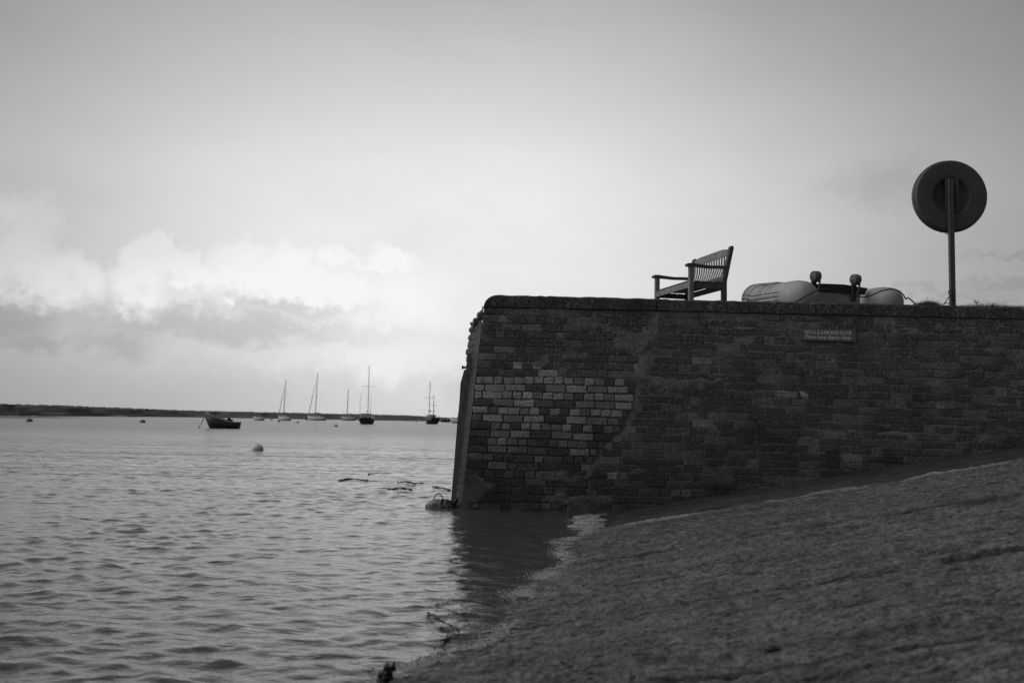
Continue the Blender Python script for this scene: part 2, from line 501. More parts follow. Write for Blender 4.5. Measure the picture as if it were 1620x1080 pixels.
class MB:
    """collects shapes into one mesh"""
    def __init__(s):
        s.bm = bmesh.new()

    def box(s, c, size, rot=None, bev=0.0):
        r = bmesh.ops.create_cube(s.bm, size=1.0)
        vs = r['verts']
        bmesh.ops.scale(s.bm, vec=size, verts=vs)
        if bev:
            es = list({e for v in vs for e in v.link_edges})
            rr = bmesh.ops.bevel(s.bm, geom=es, offset=bev, segments=1, affect='EDGES', clamp_overlap=True)
            vs = list({v for f in rr['faces'] for v in f.verts} | {v for v in vs if v.is_valid})
        if rot is not None:
            bmesh.ops.transform(s.bm, matrix=(rot.to_matrix() if hasattr(rot, 'to_matrix') else rot).to_4x4(), verts=vs)
        bmesh.ops.translate(s.bm, vec=c, verts=vs)
        return s

    def bar(s, a, b, w, h, up=(0, 0, 1), bev=0.0):
        a, b = Vector(a), Vector(b)
        z = (b - a)
        L = z.length
        z.normalize()
        x = Vector(up).cross(z)
        if x.length < 1e-5:
            x = Vector((1, 0, 0))
        x.normalize()
        y = z.cross(x)
        R = Matrix((x, y, z)).transposed()
        return s.box((a + b) / 2, (w, h, L), R, bev)

    def tube(s, pts, r, n=8, caps=True, flat=1.0):
        pts = [Vector(p) for p in pts]
        rs = r if hasattr(r, '__len__') else [r] * len(pts)
        rings = []
        ref = Vector((0, 0, 1))
        for i, p in enumerate(pts):
            d = (pts[min(i + 1, len(pts) - 1)] - pts[max(i - 1, 0)]).normalized()
            if abs(d.dot(ref)) > .95:
                ref = Vector((1, 0, 0)) if abs(d.x) < .9 else Vector((0, 1, 0))
            x = d.cross(ref).normalized()
            y = x.cross(d).normalized()
            rings.append([s.bm.verts.new(p + (x * math.cos(2 * PI * k / n) + y * math.sin(2 * PI * k / n) * flat) * rs[i]) for k in range(n)])
        for a, b in zip(rings, rings[1:]):
            for k in range(n):
                f = s.bm.faces.new((a[k], a[(k + 1) % n], b[(k + 1) % n], b[k]))
                f.smooth = True
        if caps:
            s.bm.faces.new(rings[0][::-1])
            s.bm.faces.new(rings[-1])
        return s

    def prism(s, poly, z0, z1, fn=lambda x, y, z: (x, y, z)):
        a = [s.bm.verts.new(fn(x, y, z0)) for x, y in poly]
        b = [s.bm.verts.new(fn(x, y, z1)) for x, y in poly]
        n = len(poly)
        for k in range(n):
            s.bm.faces.new((a[k], a[(k + 1) % n], b[(k + 1) % n], b[k]))
        s.bm.faces.new(a[::-1])
        s.bm.faces.new(b)
        return s

    def loft(s, secs, close=True, cap=True, smooth=True):
        rings = [[s.bm.verts.new(p) for p in sec] for sec in secs]
        n = len(rings[0])
        for a, b in zip(rings, rings[1:]):
            for k in range(n if close else n - 1):
                f = s.bm.faces.new((a[k], a[(k + 1) % n], b[(k + 1) % n], b[k]))
                f.smooth = smooth
        if cap:
            s.bm.faces.new(rings[0][::-1])
            s.bm.faces.new(rings[-1])
        return s

    def lathe(s, prof, n=32, axis='z', c=(0, 0, 0), sc=(1, 1, 1)):
        """prof: (r, h)"""
        c = Vector(c)
        rings = []
        for r, h in prof:
            ring = []
            for k in range(n):
                a = 2 * PI * k / n
                p = Vector((r * math.cos(a) * sc[0], r * math.sin(a) * sc[1], h * sc[2]))
                if axis == 'y':
                    p = Vector((p.x, p.z, p.y))
                elif axis == 'x':
                    p = Vector((p.z, p.x, p.y))
                ring.append(s.bm.verts.new(p + c))
            rings.append(ring)
        for a, b in zip(rings, rings[1:]):
            for k in range(n):
                f = s.bm.faces.new((a[k], a[(k + 1) % n], b[(k + 1) % n], b[k]))
                f.smooth = True
        s.bm.faces.new(rings[0][::-1])
        s.bm.faces.new(rings[-1])
        return s

    def ball(s, c, r, sc=(1, 1, 1), sub=2, jit=0.0):
        rr = bmesh.ops.create_icosphere(s.bm, subdivisions=sub, radius=r)
        for v in rr['verts']:
            k = 1 + random.uniform(-jit, jit)
            v.co = Vector((v.co.x * sc[0] * k, v.co.y * sc[1] * k, v.co.z * sc[2] * k)) + Vector(c)
        for f in {f for v in rr['verts'] for f in v.link_faces}:
            f.smooth = True
        return s

    def mesh(s, name, m):
        bmesh.ops.recalc_face_normals(s.bm, faces=s.bm.faces)
        me = bpy.data.meshes.new(name)
        s.bm.to_mesh(me)
        s.bm.free()
        if m is not None:
            me.materials.append(m)
        return me

    def build(s, name, m, parent=None):
        return link(name, s.mesh(name, m), parent)


def copy_tree(o, parent=None):
    c = o.copy()
    COL.objects.link(c)
    c.parent = parent
    for ch in list(o.children):
        copy_tree(ch, c)
    return c


# numpy value noise
_rng = np.random.RandomState(5)
_T = _rng.rand(512, 512).astype(np.float32)


def vnoise(x, y, seed=0):
    xi = np.floor(x).astype(np.int64)
    yi = np.floor(y).astype(np.int64)
    fx = x - xi
    fy = y - yi
    fx = fx * fx * (3 - 2 * fx)
    fy = fy * fy * (3 - 2 * fy)
    xi = xi + seed * 131
    yi = yi + seed * 57
    a = _T[xi & 511, yi & 511]
    b = _T[(xi + 1) & 511, yi & 511]
    c = _T[xi & 511, (yi + 1) & 511]
    d = _T[(xi + 1) & 511, (yi + 1) & 511]
    return (a * (1 - fx) + b * fx) * (1 - fy) + (c * (1 - fx) + d * fx) * fy - .5


def fbm(x, y, oct=4, seed=0, gain=.5):
    s = 0
    a = 1.0
    for i in range(oct):
        s = s + a * vnoise(x, y, seed + i)
        x = x * 2.03
        y = y * 2.03
        a *= gain
    return s


def grid_mesh(name, X, Y, Z, m, smooth=True, mask=None, flip=False):
    r, c = X.shape
    co = np.stack([X, Y, Z], -1).reshape(-1, 3).astype(np.float32)
    idx = np.arange(r * c).reshape(r, c)
    q = np.stack([idx[:-1, :-1], idx[:-1, 1:], idx[1:, 1:], idx[1:, :-1]], -1).reshape(-1, 4)
    if flip:
        q = q[:, ::-1]
    if mask is not None:
        q = q[mask.reshape(-1)]
    me = bpy.data.meshes.new(name)
    me.vertices.add(len(co))
    me.vertices.foreach_set('co', co.ravel())
    me.loops.add(q.size)
    me.loops.foreach_set('vertex_index', q.ravel().astype(np.int32))
    me.polygons.add(len(q))
    me.polygons.foreach_set('loop_start', np.arange(0, q.size, 4, dtype=np.int32))
    me.polygons.foreach_set('loop_total', np.full(len(q), 4, dtype=np.int32))
    me.polygons.foreach_set('use_smooth', np.full(len(q), smooth, dtype=bool))
    me.materials.append(m)
    me.update()
    me.validate()
    return me


# ------------------------------------------------------------------ WATER
def build_water():
    # polar grid round the slip, finer near, out to the horizon
    rows = [2.0]
    while rows[-1] < 38:
        rows.append(rows[-1] * 1.0037)
    while rows[-1] < 110:
        rows.append(rows[-1] * 1.009)
    while rows[-1] < 6000:
        rows.append(rows[-1] * 1.03)
    rows = [.25, .5, .8, 1.1, 1.4, 1.7] + rows
    R = np.array(rows)
    A = np.concatenate([np.linspace(-1.5, -.58, 60)[:-1], np.linspace(-.58, .22, 820), np.linspace(.22, 1.2, 50)[1:]])
    AA, RR = np.meshgrid(A, R)
    X = RR * np.sin(AA)
    Y = RR * np.cos(AA)
    dr = np.gradient(R)[:, None] * np.ones_like(X)
    sp = np.maximum(dr, RR * (A[100] - A[99]))
    H = np.zeros_like(X)
    DX = np.zeros_like(X)
    DY = np.zeros_like(X)
    rng = np.random.RandomState(11)
    nW = 110
    for i in range(nW):
        lam = .085 * (.50 / .085) ** ((i + rng.rand()) / nW)
        th = rng.normal(-.20, .95) + (PI / 2)
        kx, ky = math.cos(th), math.sin(th)
        k = 2 * PI / lam
        amp = (.0158 if lam > .12 else .012) / k
        if lam > .40:
            amp *= .5
        w = np.clip((lam / sp - 2.0) / 1.5, 0, 1)
        ph = k * (kx * X + ky * Y) + rng.rand() * 6.28
        H += w * amp * np.sin(ph)
        s = w * amp * np.cos(ph)
        DX += kx * s
        DY += ky * s
    # gusts: patches of livelier and of calmer water
    g = 1.0 + .75 * fbm(X * .33 + 4, Y * .25 + 9, 3, 3)
    g = np.clip(g, .45, 1.7)
    # lee of the wall is calmer
    lee = 1 - .4 * np.exp(-((X - .6) / 1.1) ** 2) * np.clip((Y - 7.6) / 1.5, 0, 1) * (Y < 10.6)
    g *= lee
    H *= g
    X2 = X + DX * g * .85
    Y2 = Y + DY * g * .85
    me = grid_mesh('water', X2, Y2, H, water_mat(), True, flip=True)
    link('water', me, kind='structure')


build_water()


# sea bed far under everything, reaching the horizon
def sheet(name, x0, y0, x1, y1, z, m):
    me = bpy.data.meshes.new(name)
    me.from_pydata([(x0, y0, z), (x1, y0, z), (x1, y1, z), (x0, y1, z)], [], [(0, 1, 2, 3)])
    me.materials.append(m)
    return link(name, me, kind='structure')


sheet('seabed', -6000, -3000, 6000, 6000, -1.2, M_MUD)

# ------------------------------------------------------------------ SLIPWAY
SLOPE = .178


def xs(Y):
    return .86 - .15 * (10.05 - Y)


def slip_z(X, Y):
    Z = SLOPE * (X - xs(Y))
    b = np.clip((5.2 - Y) / 2.2, 0, 1)
    b = b * b * (3 - 2 * b)
    c = np.clip((.9 - X) / 1.3, 0, 1)
    Z = Z + .052 * b * c * np.clip((X + 1.6) / 1.2, 0, 1)
    return Z


def build_slip():
    Yr = [-4.0, -2.5, -1.5, -.8, -.2, .4, 1.0, 1.4, 1.7]
    y = 1.95
    while y < YW + .12:
        Yr.append(y)
        y += max(.0042, y * .0027) if y < 4 else .0125 + (y - 4) * .0022
    Yr = np.array(Yr + [YW + .14])
    t = np.concatenate([np.linspace(-1.6, -.34, 40)[:-1], np.linspace(-.34, .62, 640), np.linspace(.62, 3.5, 70)[1:]])
    TT, YY = np.meshgrid(t, Yr)
    X = TT * np.maximum(YY, 2.2)
    Y = YY
    Z = slip_z(X, Y)
    # broad unevenness, ridges, pitted concrete
    Z += .020 * fbm(X * 1.1, Y * 1.4, 3, 2)
    Z += .022 * fbm(X * 4, Y * 8, 5, 8)
    pits = fbm(X * 19, Y * 26, 4, 15, .62)
    Z += .014 * pits
    # joints between the bays, running down the slip
    wob = 0
    brk = np.clip(vnoise(X * 2.2, Y * 0 + 1.5, 9) * 4 + 1.2, .15, 1)
    for yj, wd, dp in ((4.42, .035, .014), (2.98, .028, .014), (3.10, .015, .006)):
        Z -= dp * brk * np.exp(-((Y - yj - wob) / wd) ** 2)
    # worn-out hollow with standing damp
    Z -= .03 * np.exp(-((X - 2.84) / .36) ** 2 - ((Y - 6.2) / .10) ** 2)
    Z -= .03 * np.exp(-((X - 1.25) / .35) ** 2 - ((Y - 3.9) / .05) ** 2)
    # gutter strip by the wall is a step lower and smoother
    st = np.clip((Y - 8.50) / .03, 0, 1)
    smooth = slip_z(X, Y) - .035 + .010 * fbm(X * 4, Y * 6, 4, 30)
    Z = Z * (1 - st) + smooth * st
    Z += .018 * np.exp(-((Y - 8.45) / .045) ** 2) * np.clip(.7 + 2 * vnoise(X * 3, Y * 0, 12), 0, 1)
    Z = np.maximum(Z, -1.1)
    me = grid_mesh('slipway', X, Y, Z, slip_mat(), True)
    link('slipway', me, kind='structure')


build_slip()

# ------------------------------------------------------------------ QUAY WALL
PIT = .0813                                     # course height
CT = on_wall(765, 488)                          # corner, top
CB = on_wall(729.5, 805)                        # corner, bottom
TILT = -.0055                                   # courses drop a little to the right
ZTOP = on_wall(800, 467).z


def W(u, v, w=0.0):
    """u along the wall from X=0, v height, w out of the face"""
    z = v + TILT * u
    return Vector((u, YW + BAT * z - w, z))


def uleft(v):
    return CB.x + (CT.x - CB.x) * (v - CB.z) / (CT.z - CB.z)


def w_uv(x, y):
    p = on_wall(x, y)
    return p.x, p.z - TILT * p.x


V0 = w_uv(800, 601)[1]                          # middle of a header course with the pale bricks
VTOP = w_uv(800, 486)[1]
VCOP = w_uv(830, 467.5)[1]
wall = empty('quay_wall', (0, YW, 0), 'old brick quay wall with concrete coping and rounded corner rising out of the water', 'wall')
WOFF = Vector((0, YW, 0))
SEAM = [w_uv(*p) for p in ((1038, 486), (1022, 560), (1012, 600), (1004, 645), (985, 680), (950, 712), (936, 750), (928, 806))]


def seam_u(v):
    s = SEAM
    if v >= s[0][1]:
        return s[0][0]
    for (u0, v0), (u1, v1) in zip(s, s[1:]):
        if v1 <= v <= v0:
            return u1 + (u0 - u1) * (v - v1) / (v0 - v1)
    return s[-1][0]


UR = 8.6


def build_mortar():
    us = np.arange(-.62, UR, .012)
    vs = np.arange(-.45, VTOP + .004, .012)
    U, V = np.meshgrid(us, vs)
    ul = uleft(V)
    U = np.maximum(U, ul + .004)
    su = np.interp(V.ravel(), [s[1] for s in SEAM[::-1]], [s[0] for s in SEAM[::-1]]).reshape(V.shape)
    d = U - su
    right = np.clip((d + .02) / .12, 0, 1)
    mid = np.clip((V0 + .06 - V) / .1, 0, 1) * np.clip((V - .30) / .3, 0, 1)
    w = (1 - right) * (-.010 - .010 * mid) + right * -.0032
    w += (.004 + .003 * right) * fbm(U * 14, V * 20, 4, 3)
    near = np.exp(-((d - .02 * vnoise(U * 0, V * 6, 3)) / (.075 + .06 * vnoise(U * 0, V * 3, 5))) ** 2)
    w += near * .020 * np.clip(.55 + 2.2 * vnoise(U * 7, V * 9, 8) + 1.2 * vnoise(U * 0, V * 3.1, 6), 0, 1)
    # smears of mortar on the right hand part and by the corner foot
    sm = fbm(U * 2.2, V * 4.5, 4, 21)
    w += right * np.clip((sm - .30) * .10, 0, .011)
    w += (1 - right) * (1 - mid) * np.clip((sm - .12) * .12, 0, .013)
    low = np.clip((.42 - V) / .3, 0, 1) * np.clip((sm - .10) * .09, 0, .011) * (1 - right)
    w += low
    X = U
    Z = V + TILT * U
    Y = BAT * Z - w
    return link('mortar_bed', grid_mesh('mortar_bed', X, Y, Z, M_MORTAR2, True), wall)


mb_obj = build_mortar()


def brick_mesh(L, Hh, seed, m, flush=False):
    r = random.Random(seed)
    j = .0058
    c = .006
    outer = [(-L / 2, -Hh / 2), (0, -Hh / 2), (L / 2, -Hh / 2), (L / 2, 0), (L / 2, Hh / 2), (0, Hh / 2), (-L / 2, Hh / 2), (-L / 2, 0)]
    outer = [(x + r.uniform(-j, j), z + r.uniform(-j, j)) for x, z in outer]
    inner = [(x - math.copysign(c, x) * (abs(x) > .01) + r.uniform(-j, j) * .5, z - math.copysign(c, z) * (abs(z) > .01) + r.uniform(-j, j) * .5) for x, z in outer]
    vs = []
    for x, z in outer:
        vs.append((x, .045, z))
    for x, z in outer:
        vs.append((x, .003 + r.uniform(0, .004), z))
    for x, z in inner:
        vs.append((x, r.uniform(-.0018, .0018), z))
    vs.append((r.uniform(-.02, .02), r.uniform(-.003, .002), r.uniform(-.01, .01)))
    fs = []
    for k in range(8):
        n = (k + 1) % 8
        fs.append((k, n, 8 + n, 8 + k))
        fs.append((8 + k, 8 + n, 16 + n, 16 + k))
        fs.append((16 + k, 16 + n, 24))
    me = bpy.data.meshes.new('brick')
    me.from_pydata(vs, [], fs)
    me.materials.append(m)
    return me


def build_bricks():
    rnd = random.Random(3)
    singles, rest = [], []
    k = -10
    while True:
        vc = V0 - k * PIT
        if vc < -.22:
            break
        if vc + PIT / 2 > VTOP + .004:
            k += 1
            continue
        u = uleft(vc) + .004
        if k % 2 == 0:
            u += 0.0
        first = True
        while u < UR - .25:
            su = seam_u(vc)
            left = u < su - .02
            if left:
                if k % 2 == 0:
                    L = .107 if not first else rnd.choice([.08, .16])
                    if rnd.random() < .03:
                        L = .214
                else:
                    L = .216
                    if first and k % 4 == 1:
                        L = .20
                    if rnd.random() < .06:
                        L = .107
            else:
                p = .62 if (k % 2 == 0) else .12
                L = .107 if rnd.random() < p else .22
            L *= rnd.uniform(.96, 1.04)
            if left and u + L > su - .03:
                L = max(.0, su - .03 - u)
            if L > .05:
                # tone
                q = rnd.random()
                if left:
                    if k <= -3:
                        t = 0 if q < .66 else (1 if q < .92 else 2)
                    elif k < 0:
                        t = 0 if q < .55 else (1 if q < .85 else (2 if q < .93 else 3))
                    elif k <= 2:
                        t = 3 if q < .60 else (4 if q < .68 else (2 if q < .84 else 0))
                    elif k <= 5:
                        t = 3 if q < .26 else (2 if q < .52 else (1 if q < .75 else 0))
                        if k == 4 and q < .45:
                            t = 3
                    elif k <= 9:
                        t = 3 if q < .12 else (2 if q < .48 else (1 if q < .75 else 0))
                    elif k <= 13:
                        t = 3 if q < .06 else (2 if q < .32 else (1 if q < .6 else 0))
                    else:
                        t = 2 if q < .18 else (1 if q < .5 else 0)
                else:
                    t = 0 if q < .70 else (1 if q < .975 else 2)
                skip = False
                if left and k >= 11 and rnd.random() < .12:
                    skip = True
                if not left and rnd.random() < .07:
                    skip = True
                if not skip:
                    w = rnd.uniform(-.002, .0035) + (.001 if t >= 3 else 0)
                    if not left:
                        w = rnd.uniform(-.0005, .0035)
                    it = (u + L / 2, vc + rnd.uniform(-.0025, .0025) + .006 * math.sin(u * 1.9 + k * .35) + .003 * math.sin(u * 5.3 + k), w, L - (.010 if t >= 2 else .007), PIT - (.012 if t >= 2 else .009), t)
                    (singles if left and k >= -8 else rest).append(it)
            if left and u + L >= su - .031:
                u = su + .02 + rnd.uniform(0, .05)
            else:
                u += max(L, .02)
            first = False
        k += 1
    # named spots seen in the photograph: two pale ones low right of the seam, two at the foot
    for (x, y, t, L) in ((969, 752, 3, .10), (985, 752, 2, .10), (1069, 782, 2, .10), (1086, 783, 2, .10), (1245, 628, 2, .21), (1272, 628, 3, .1),
                         (1350, 620, 1, .1), (1460, 636, 1, .2), (1497, 637, 2, .2)):
        u, v = w_uv(x, y)
        kk = round((V0 - v) / PIT)
        rest.append((u, V0 - kk * PIT, .004, L, PIT - .012, t))
    singles.sort(key=lambda s: -s[3] * (1.2 if s[0] < 1.6 else 1))
    over = singles[296:]
    singles = singles[:296]
    rest += over
    # pool of shared meshes
    pool = {}

    def get(L, t):
        key = (round(L / .01), t, rnd.randrange(5))
        if key not in pool:
            pool[key] = brick_mesh(key[0] * .01 * .985, PIT - (.012 if t >= 2 else .009), hash(key) & 0xffff, BK[t])
        return pool[key]
    R = Matrix.Rotation(-math.atan(BAT), 3, 'X') @ Matrix.Rotation(-math.atan(TILT), 3, 'Y')
    for (u, v, w, L, Hh, t) in singles:
        o = link('brick', get(L, t), wall)
        o.location = W(u, v, w) - WOFF
        o.rotation_euler = (R @ Matrix.Rotation(rnd.uniform(-.012, .012), 3, 'Y')).to_euler()
    # the rest joined
    vs, fs, mi = [], [], []
    for i, (u, v, w, L, Hh, t) in enumerate(rest):
        me = brick_mesh(L, Hh, i, None)
        off = len(vs)
        loc = W(u, v, w) - WOFF
        RR = R @ Matrix.Rotation(rnd.uniform(-.012, .012), 3, 'Y')
        vs += [tuple(RR @ q.co + loc) for q in me.vertices]
        for p in me.polygons:
            fs.append(tuple(off + x for x in p.vertices))
            mi.append(t)
        bpy.data.meshes.remove(me)
    me = bpy.data.meshes.new('bricks')
    me.from_pydata(vs, [], fs)
    for m in BK:
        me.materials.append(m)
    me.polygons.foreach_set('material_index', mi)
    link('brick_courses', me, wall, 'stuff')


build_bricks()


def build_coping():
    rnd = random.Random(8)
    cuts = [None, w_uv(1038, 480)[0], w_uv(1290, 480)[0], w_uv(1530, 480)[0], 7.4, UR]
    ul = uleft(VTOP)
    pr = .014
    for i in range(5):
        u0 = ul if i == 0 else cuts[i] + .004
        u1 = cuts[i + 1] - .004
        pts = []
        if i == 0:
            r = VCOP - VTOP
            for k in range(9):
                a = PI - k / 8 * PI / 2
                pts.append((ul + r * 1.15 + r * 1.15 * math.cos(a), VTOP + r * math.sin(a) + .001))
            s = pts[-1][0]
        else:
            pts.append((u0, VTOP))
            s = u0 + .004
        n = max(3, int((u1 - s) / .05))
        dv = rnd.uniform(-.004, .003) if i else 0
        for k in range(n + 1):
            uu = s + (u1 - s) * k / n
            pts.append((uu, VCOP + dv + .0035 * math.sin(uu * 9 + i) * rnd.random() + rnd.uniform(-.005, .004)))
        m = len(pts)
        top = pts[:]
        # front face strips with depth: sections across
        b = MB()

        def fn(x, y, z):
            p = W(x, y, z)
            return tuple(p - WOFF)
        bot = [(p[0], VTOP + .0015 * math.sin(p[0] * 13)) for p in top]
        rings = []
        for (tw, tv, bw) in ((pr - .006, 0, pr - .008), (pr, -.012, pr)):
            pass
        secs = []
        for (tp, bt) in zip(top, bot):
            h = tp[1] - bt[1]
            jit = rnd.uniform(-.0025, .0025)
            sec = [fn(bt[0], bt[1], -.44), fn(bt[0], bt[1], pr - .004 + jit), fn(bt[0], bt[1] + min(.006, h * .3), pr + jit),
                   fn(bt[0], bt[1] + h * .5, pr + jit), fn(tp[0], tp[1] - h * .12, pr - .002 + jit), fn(tp[0], tp[1], pr - .018), fn(tp[0], tp[1], -.44)]
            secs.append(sec)
        b.loft(secs, smooth=False)
        b.build('coping_slab', M_COPE, wall)


build_coping()


def build_return():
    """the end of the wall, turning back from the corner, with a stepped top"""
    YB = 10.95
    rt = on_y(745, 510, YB)
    rb = on_y(716, 800, YB)
    nv, nu = 150, 14
    sv = np.linspace(0, 1, nv)
    su = np.linspace(0, 1, nu)
    SU, SV = np.meshgrid(su, sv)

    def ex(a, b, z):
        t = (z - b.z) / (a.z - b.z)
        return b + (a - b) * t
    zt0 = W(uleft(VTOP), VTOP).z - .0
    zt1 = rt.z
    X = np.zeros_like(SU)
    Y = np.zeros_like(SU)
    Z = np.zeros_like(SU)
    for j in range(nv):
        for i in range(nu):
            s = su[i]
            # stepped top
            topz = zt0 + (zt1 - zt0) * (min(1.0, (math.floor(s * 4) + 1) / 4.0) if s > .12 else .0)
            z = -.5 + (topz + .5) * sv[j]
            a = W(uleft(z), z, -.002)
            b = ex(rt, rb, z)
            p = a + (b - a) * s
            X[j, i], Y[j, i], Z[j, i] = p.x, p.y, p.z
    n = fbm(Z * 9, Y * 8, 4, 5)
    crs = np.abs(((Z / PIT) % 1) - .5)
    X = X - .022 * n * SU - .014 * (crs < .36) * SU + .010 * (vnoise(Z * 0 + np.floor(Z / PIT) * 3.3, Y * 4, 4)) * SU
    me = grid_mesh('end_face', X, Y - YW, Z, BK[1], False, flip=True)
    link('end_face', me, wall)
    me.materials[0] = BK[0]
    # masonry behind: closes the top and runs back along the quay
    b = MB()
    a0 = ex(rt, rb, -.5) - WOFF
    a1 = rt - WOFF
    c1 = W(uleft(VTOP) + .05, VTOP, -.1) - WOFF
    b.loft([[Vector((a0.x + .02, a0.y, -.5)), Vector((a1.x + .015, a1.y, a1.z)), Vector((1.2, a1.y, a1.z)), Vector((1.2, a0.y, -.5))],
            [Vector((-.35, 14.0, -.5)), Vector((-.20, 14.0, a1.z)), Vector((1.2, 14, a1.z)), Vector((1.2, 14, -.5))]], smooth=False)
    b.build('quay_side', BK[1], wall)
    b = MB()
    # core filling between face and ground
    b.prism([(c1.x + .0, .14), (UR, .14), (UR, .62), (c1.x + .0, .62)], -.5, VTOP - .03)
    b.build('wall_core', BK[0], wall)
    # stepped broken courses at the shoulder of the corner
    for (x, y, sx, sz, YY) in ((757.5, 500, .07, .075, 10.62), (751, 509, .07, .07, 10.75), (748.5, 519, .06, .07, 10.85)):
        p = on_y(x + 2.5, y, YY) - WOFF
        MB().box(p, (sx, .16, sz), Euler((0, .03, .1)), .008).build('brick', BK[1], wall)
    # timber fender down the quay side
    fd = empty('fender_post', (rb.x, YB, 0), 'weathered upright timber fender with a bolt, fixed to the end of the quay wall', 'fender post')
    o = Vector((rb.x, YB, 0))
    t0 = on_y(735.5, 585, YB - .10)
    t1 = on_y(718, 800, YB - .10)
    t1 = t1 + (t1 - t0) * .2
    up = []
    nseg = 12
    rnd = random.Random(2)
    b = MB()
    secs = []
    for i in range(nseg + 1):
        p = t0 + (t1 - t0) * i / nseg - o
        w = .032 + rnd.uniform(-.002, .002)
        d = .055
        e = .028 if i == 0 else 0
        secs.append([(p.x - w + e, p.y - d, p.z), (p.x + w, p.y - d, p.z), (p.x + w, p.y + d, p.z), (p.x - w + e, p.y + d, p.z)])
    b.loft(secs, smooth=False)
    b.build('timber', M_FENDER, fd)
    # second, inner plank with a split edge
    t0 = on_y(744, 560, YB - .2)
    t1 = on_y(726, 800, YB - .2)
    t1 = t1 + (t1 - t0) * .2
    b = MB()
    secs = []
    for i in range(25):
        p = t0 + (t1 - t0) * i / 24 - o
        w = .026 + rnd.uniform(-.007, .007)
        secs.append([(p.x - w, p.y - .03, p.z), (p.x + w * .9, p.y - .03, p.z), (p.x + w, p.y + .04, p.z), (p.x - w, p.y + .04, p.z)])
    b.loft(secs, smooth=False)
    b.build('plank', M_FENDER, fd)
    p = on_y(736, 581, YB - .1) - o
    b = MB()
    b.tube([p + Vector((.03, 0, -.003)), p + Vector((-.028, 0, 0))], .012, 8)
    b.lathe([(.001, -.010), (.019, -.009), (.021, 0), (.016, .010), (.001, .012)], 8, 'x', p + Vector((-.028, 0, 0)))
    b.build('bolt', M_IRON, fd)


build_return()


# ------------------------------------------------------------------ quay ground behind the wall
def gz(Y):
    return 2.17 + .085 * min(max(Y - 10.8, 0), 2.3)


def build_ground():
    xsn = np.arange(-.35, 16, .12)
    ys = np.concatenate([np.arange(10.95, 14, .12), np.arange(14, 60, 1.0)])
    X, Y = np.meshgrid(xsn, ys)
    Z = 2.17 + .085 * np.clip(Y - 10.8, 0, 2.3) + .03 * fbm(X * 2, Y * 2, 3, 4)
    Z += TILT * X * .6
    link('quay_ground', grid_mesh('quay_ground', X, Y, Z, M_EARTH, True), kind='structure')


build_ground()


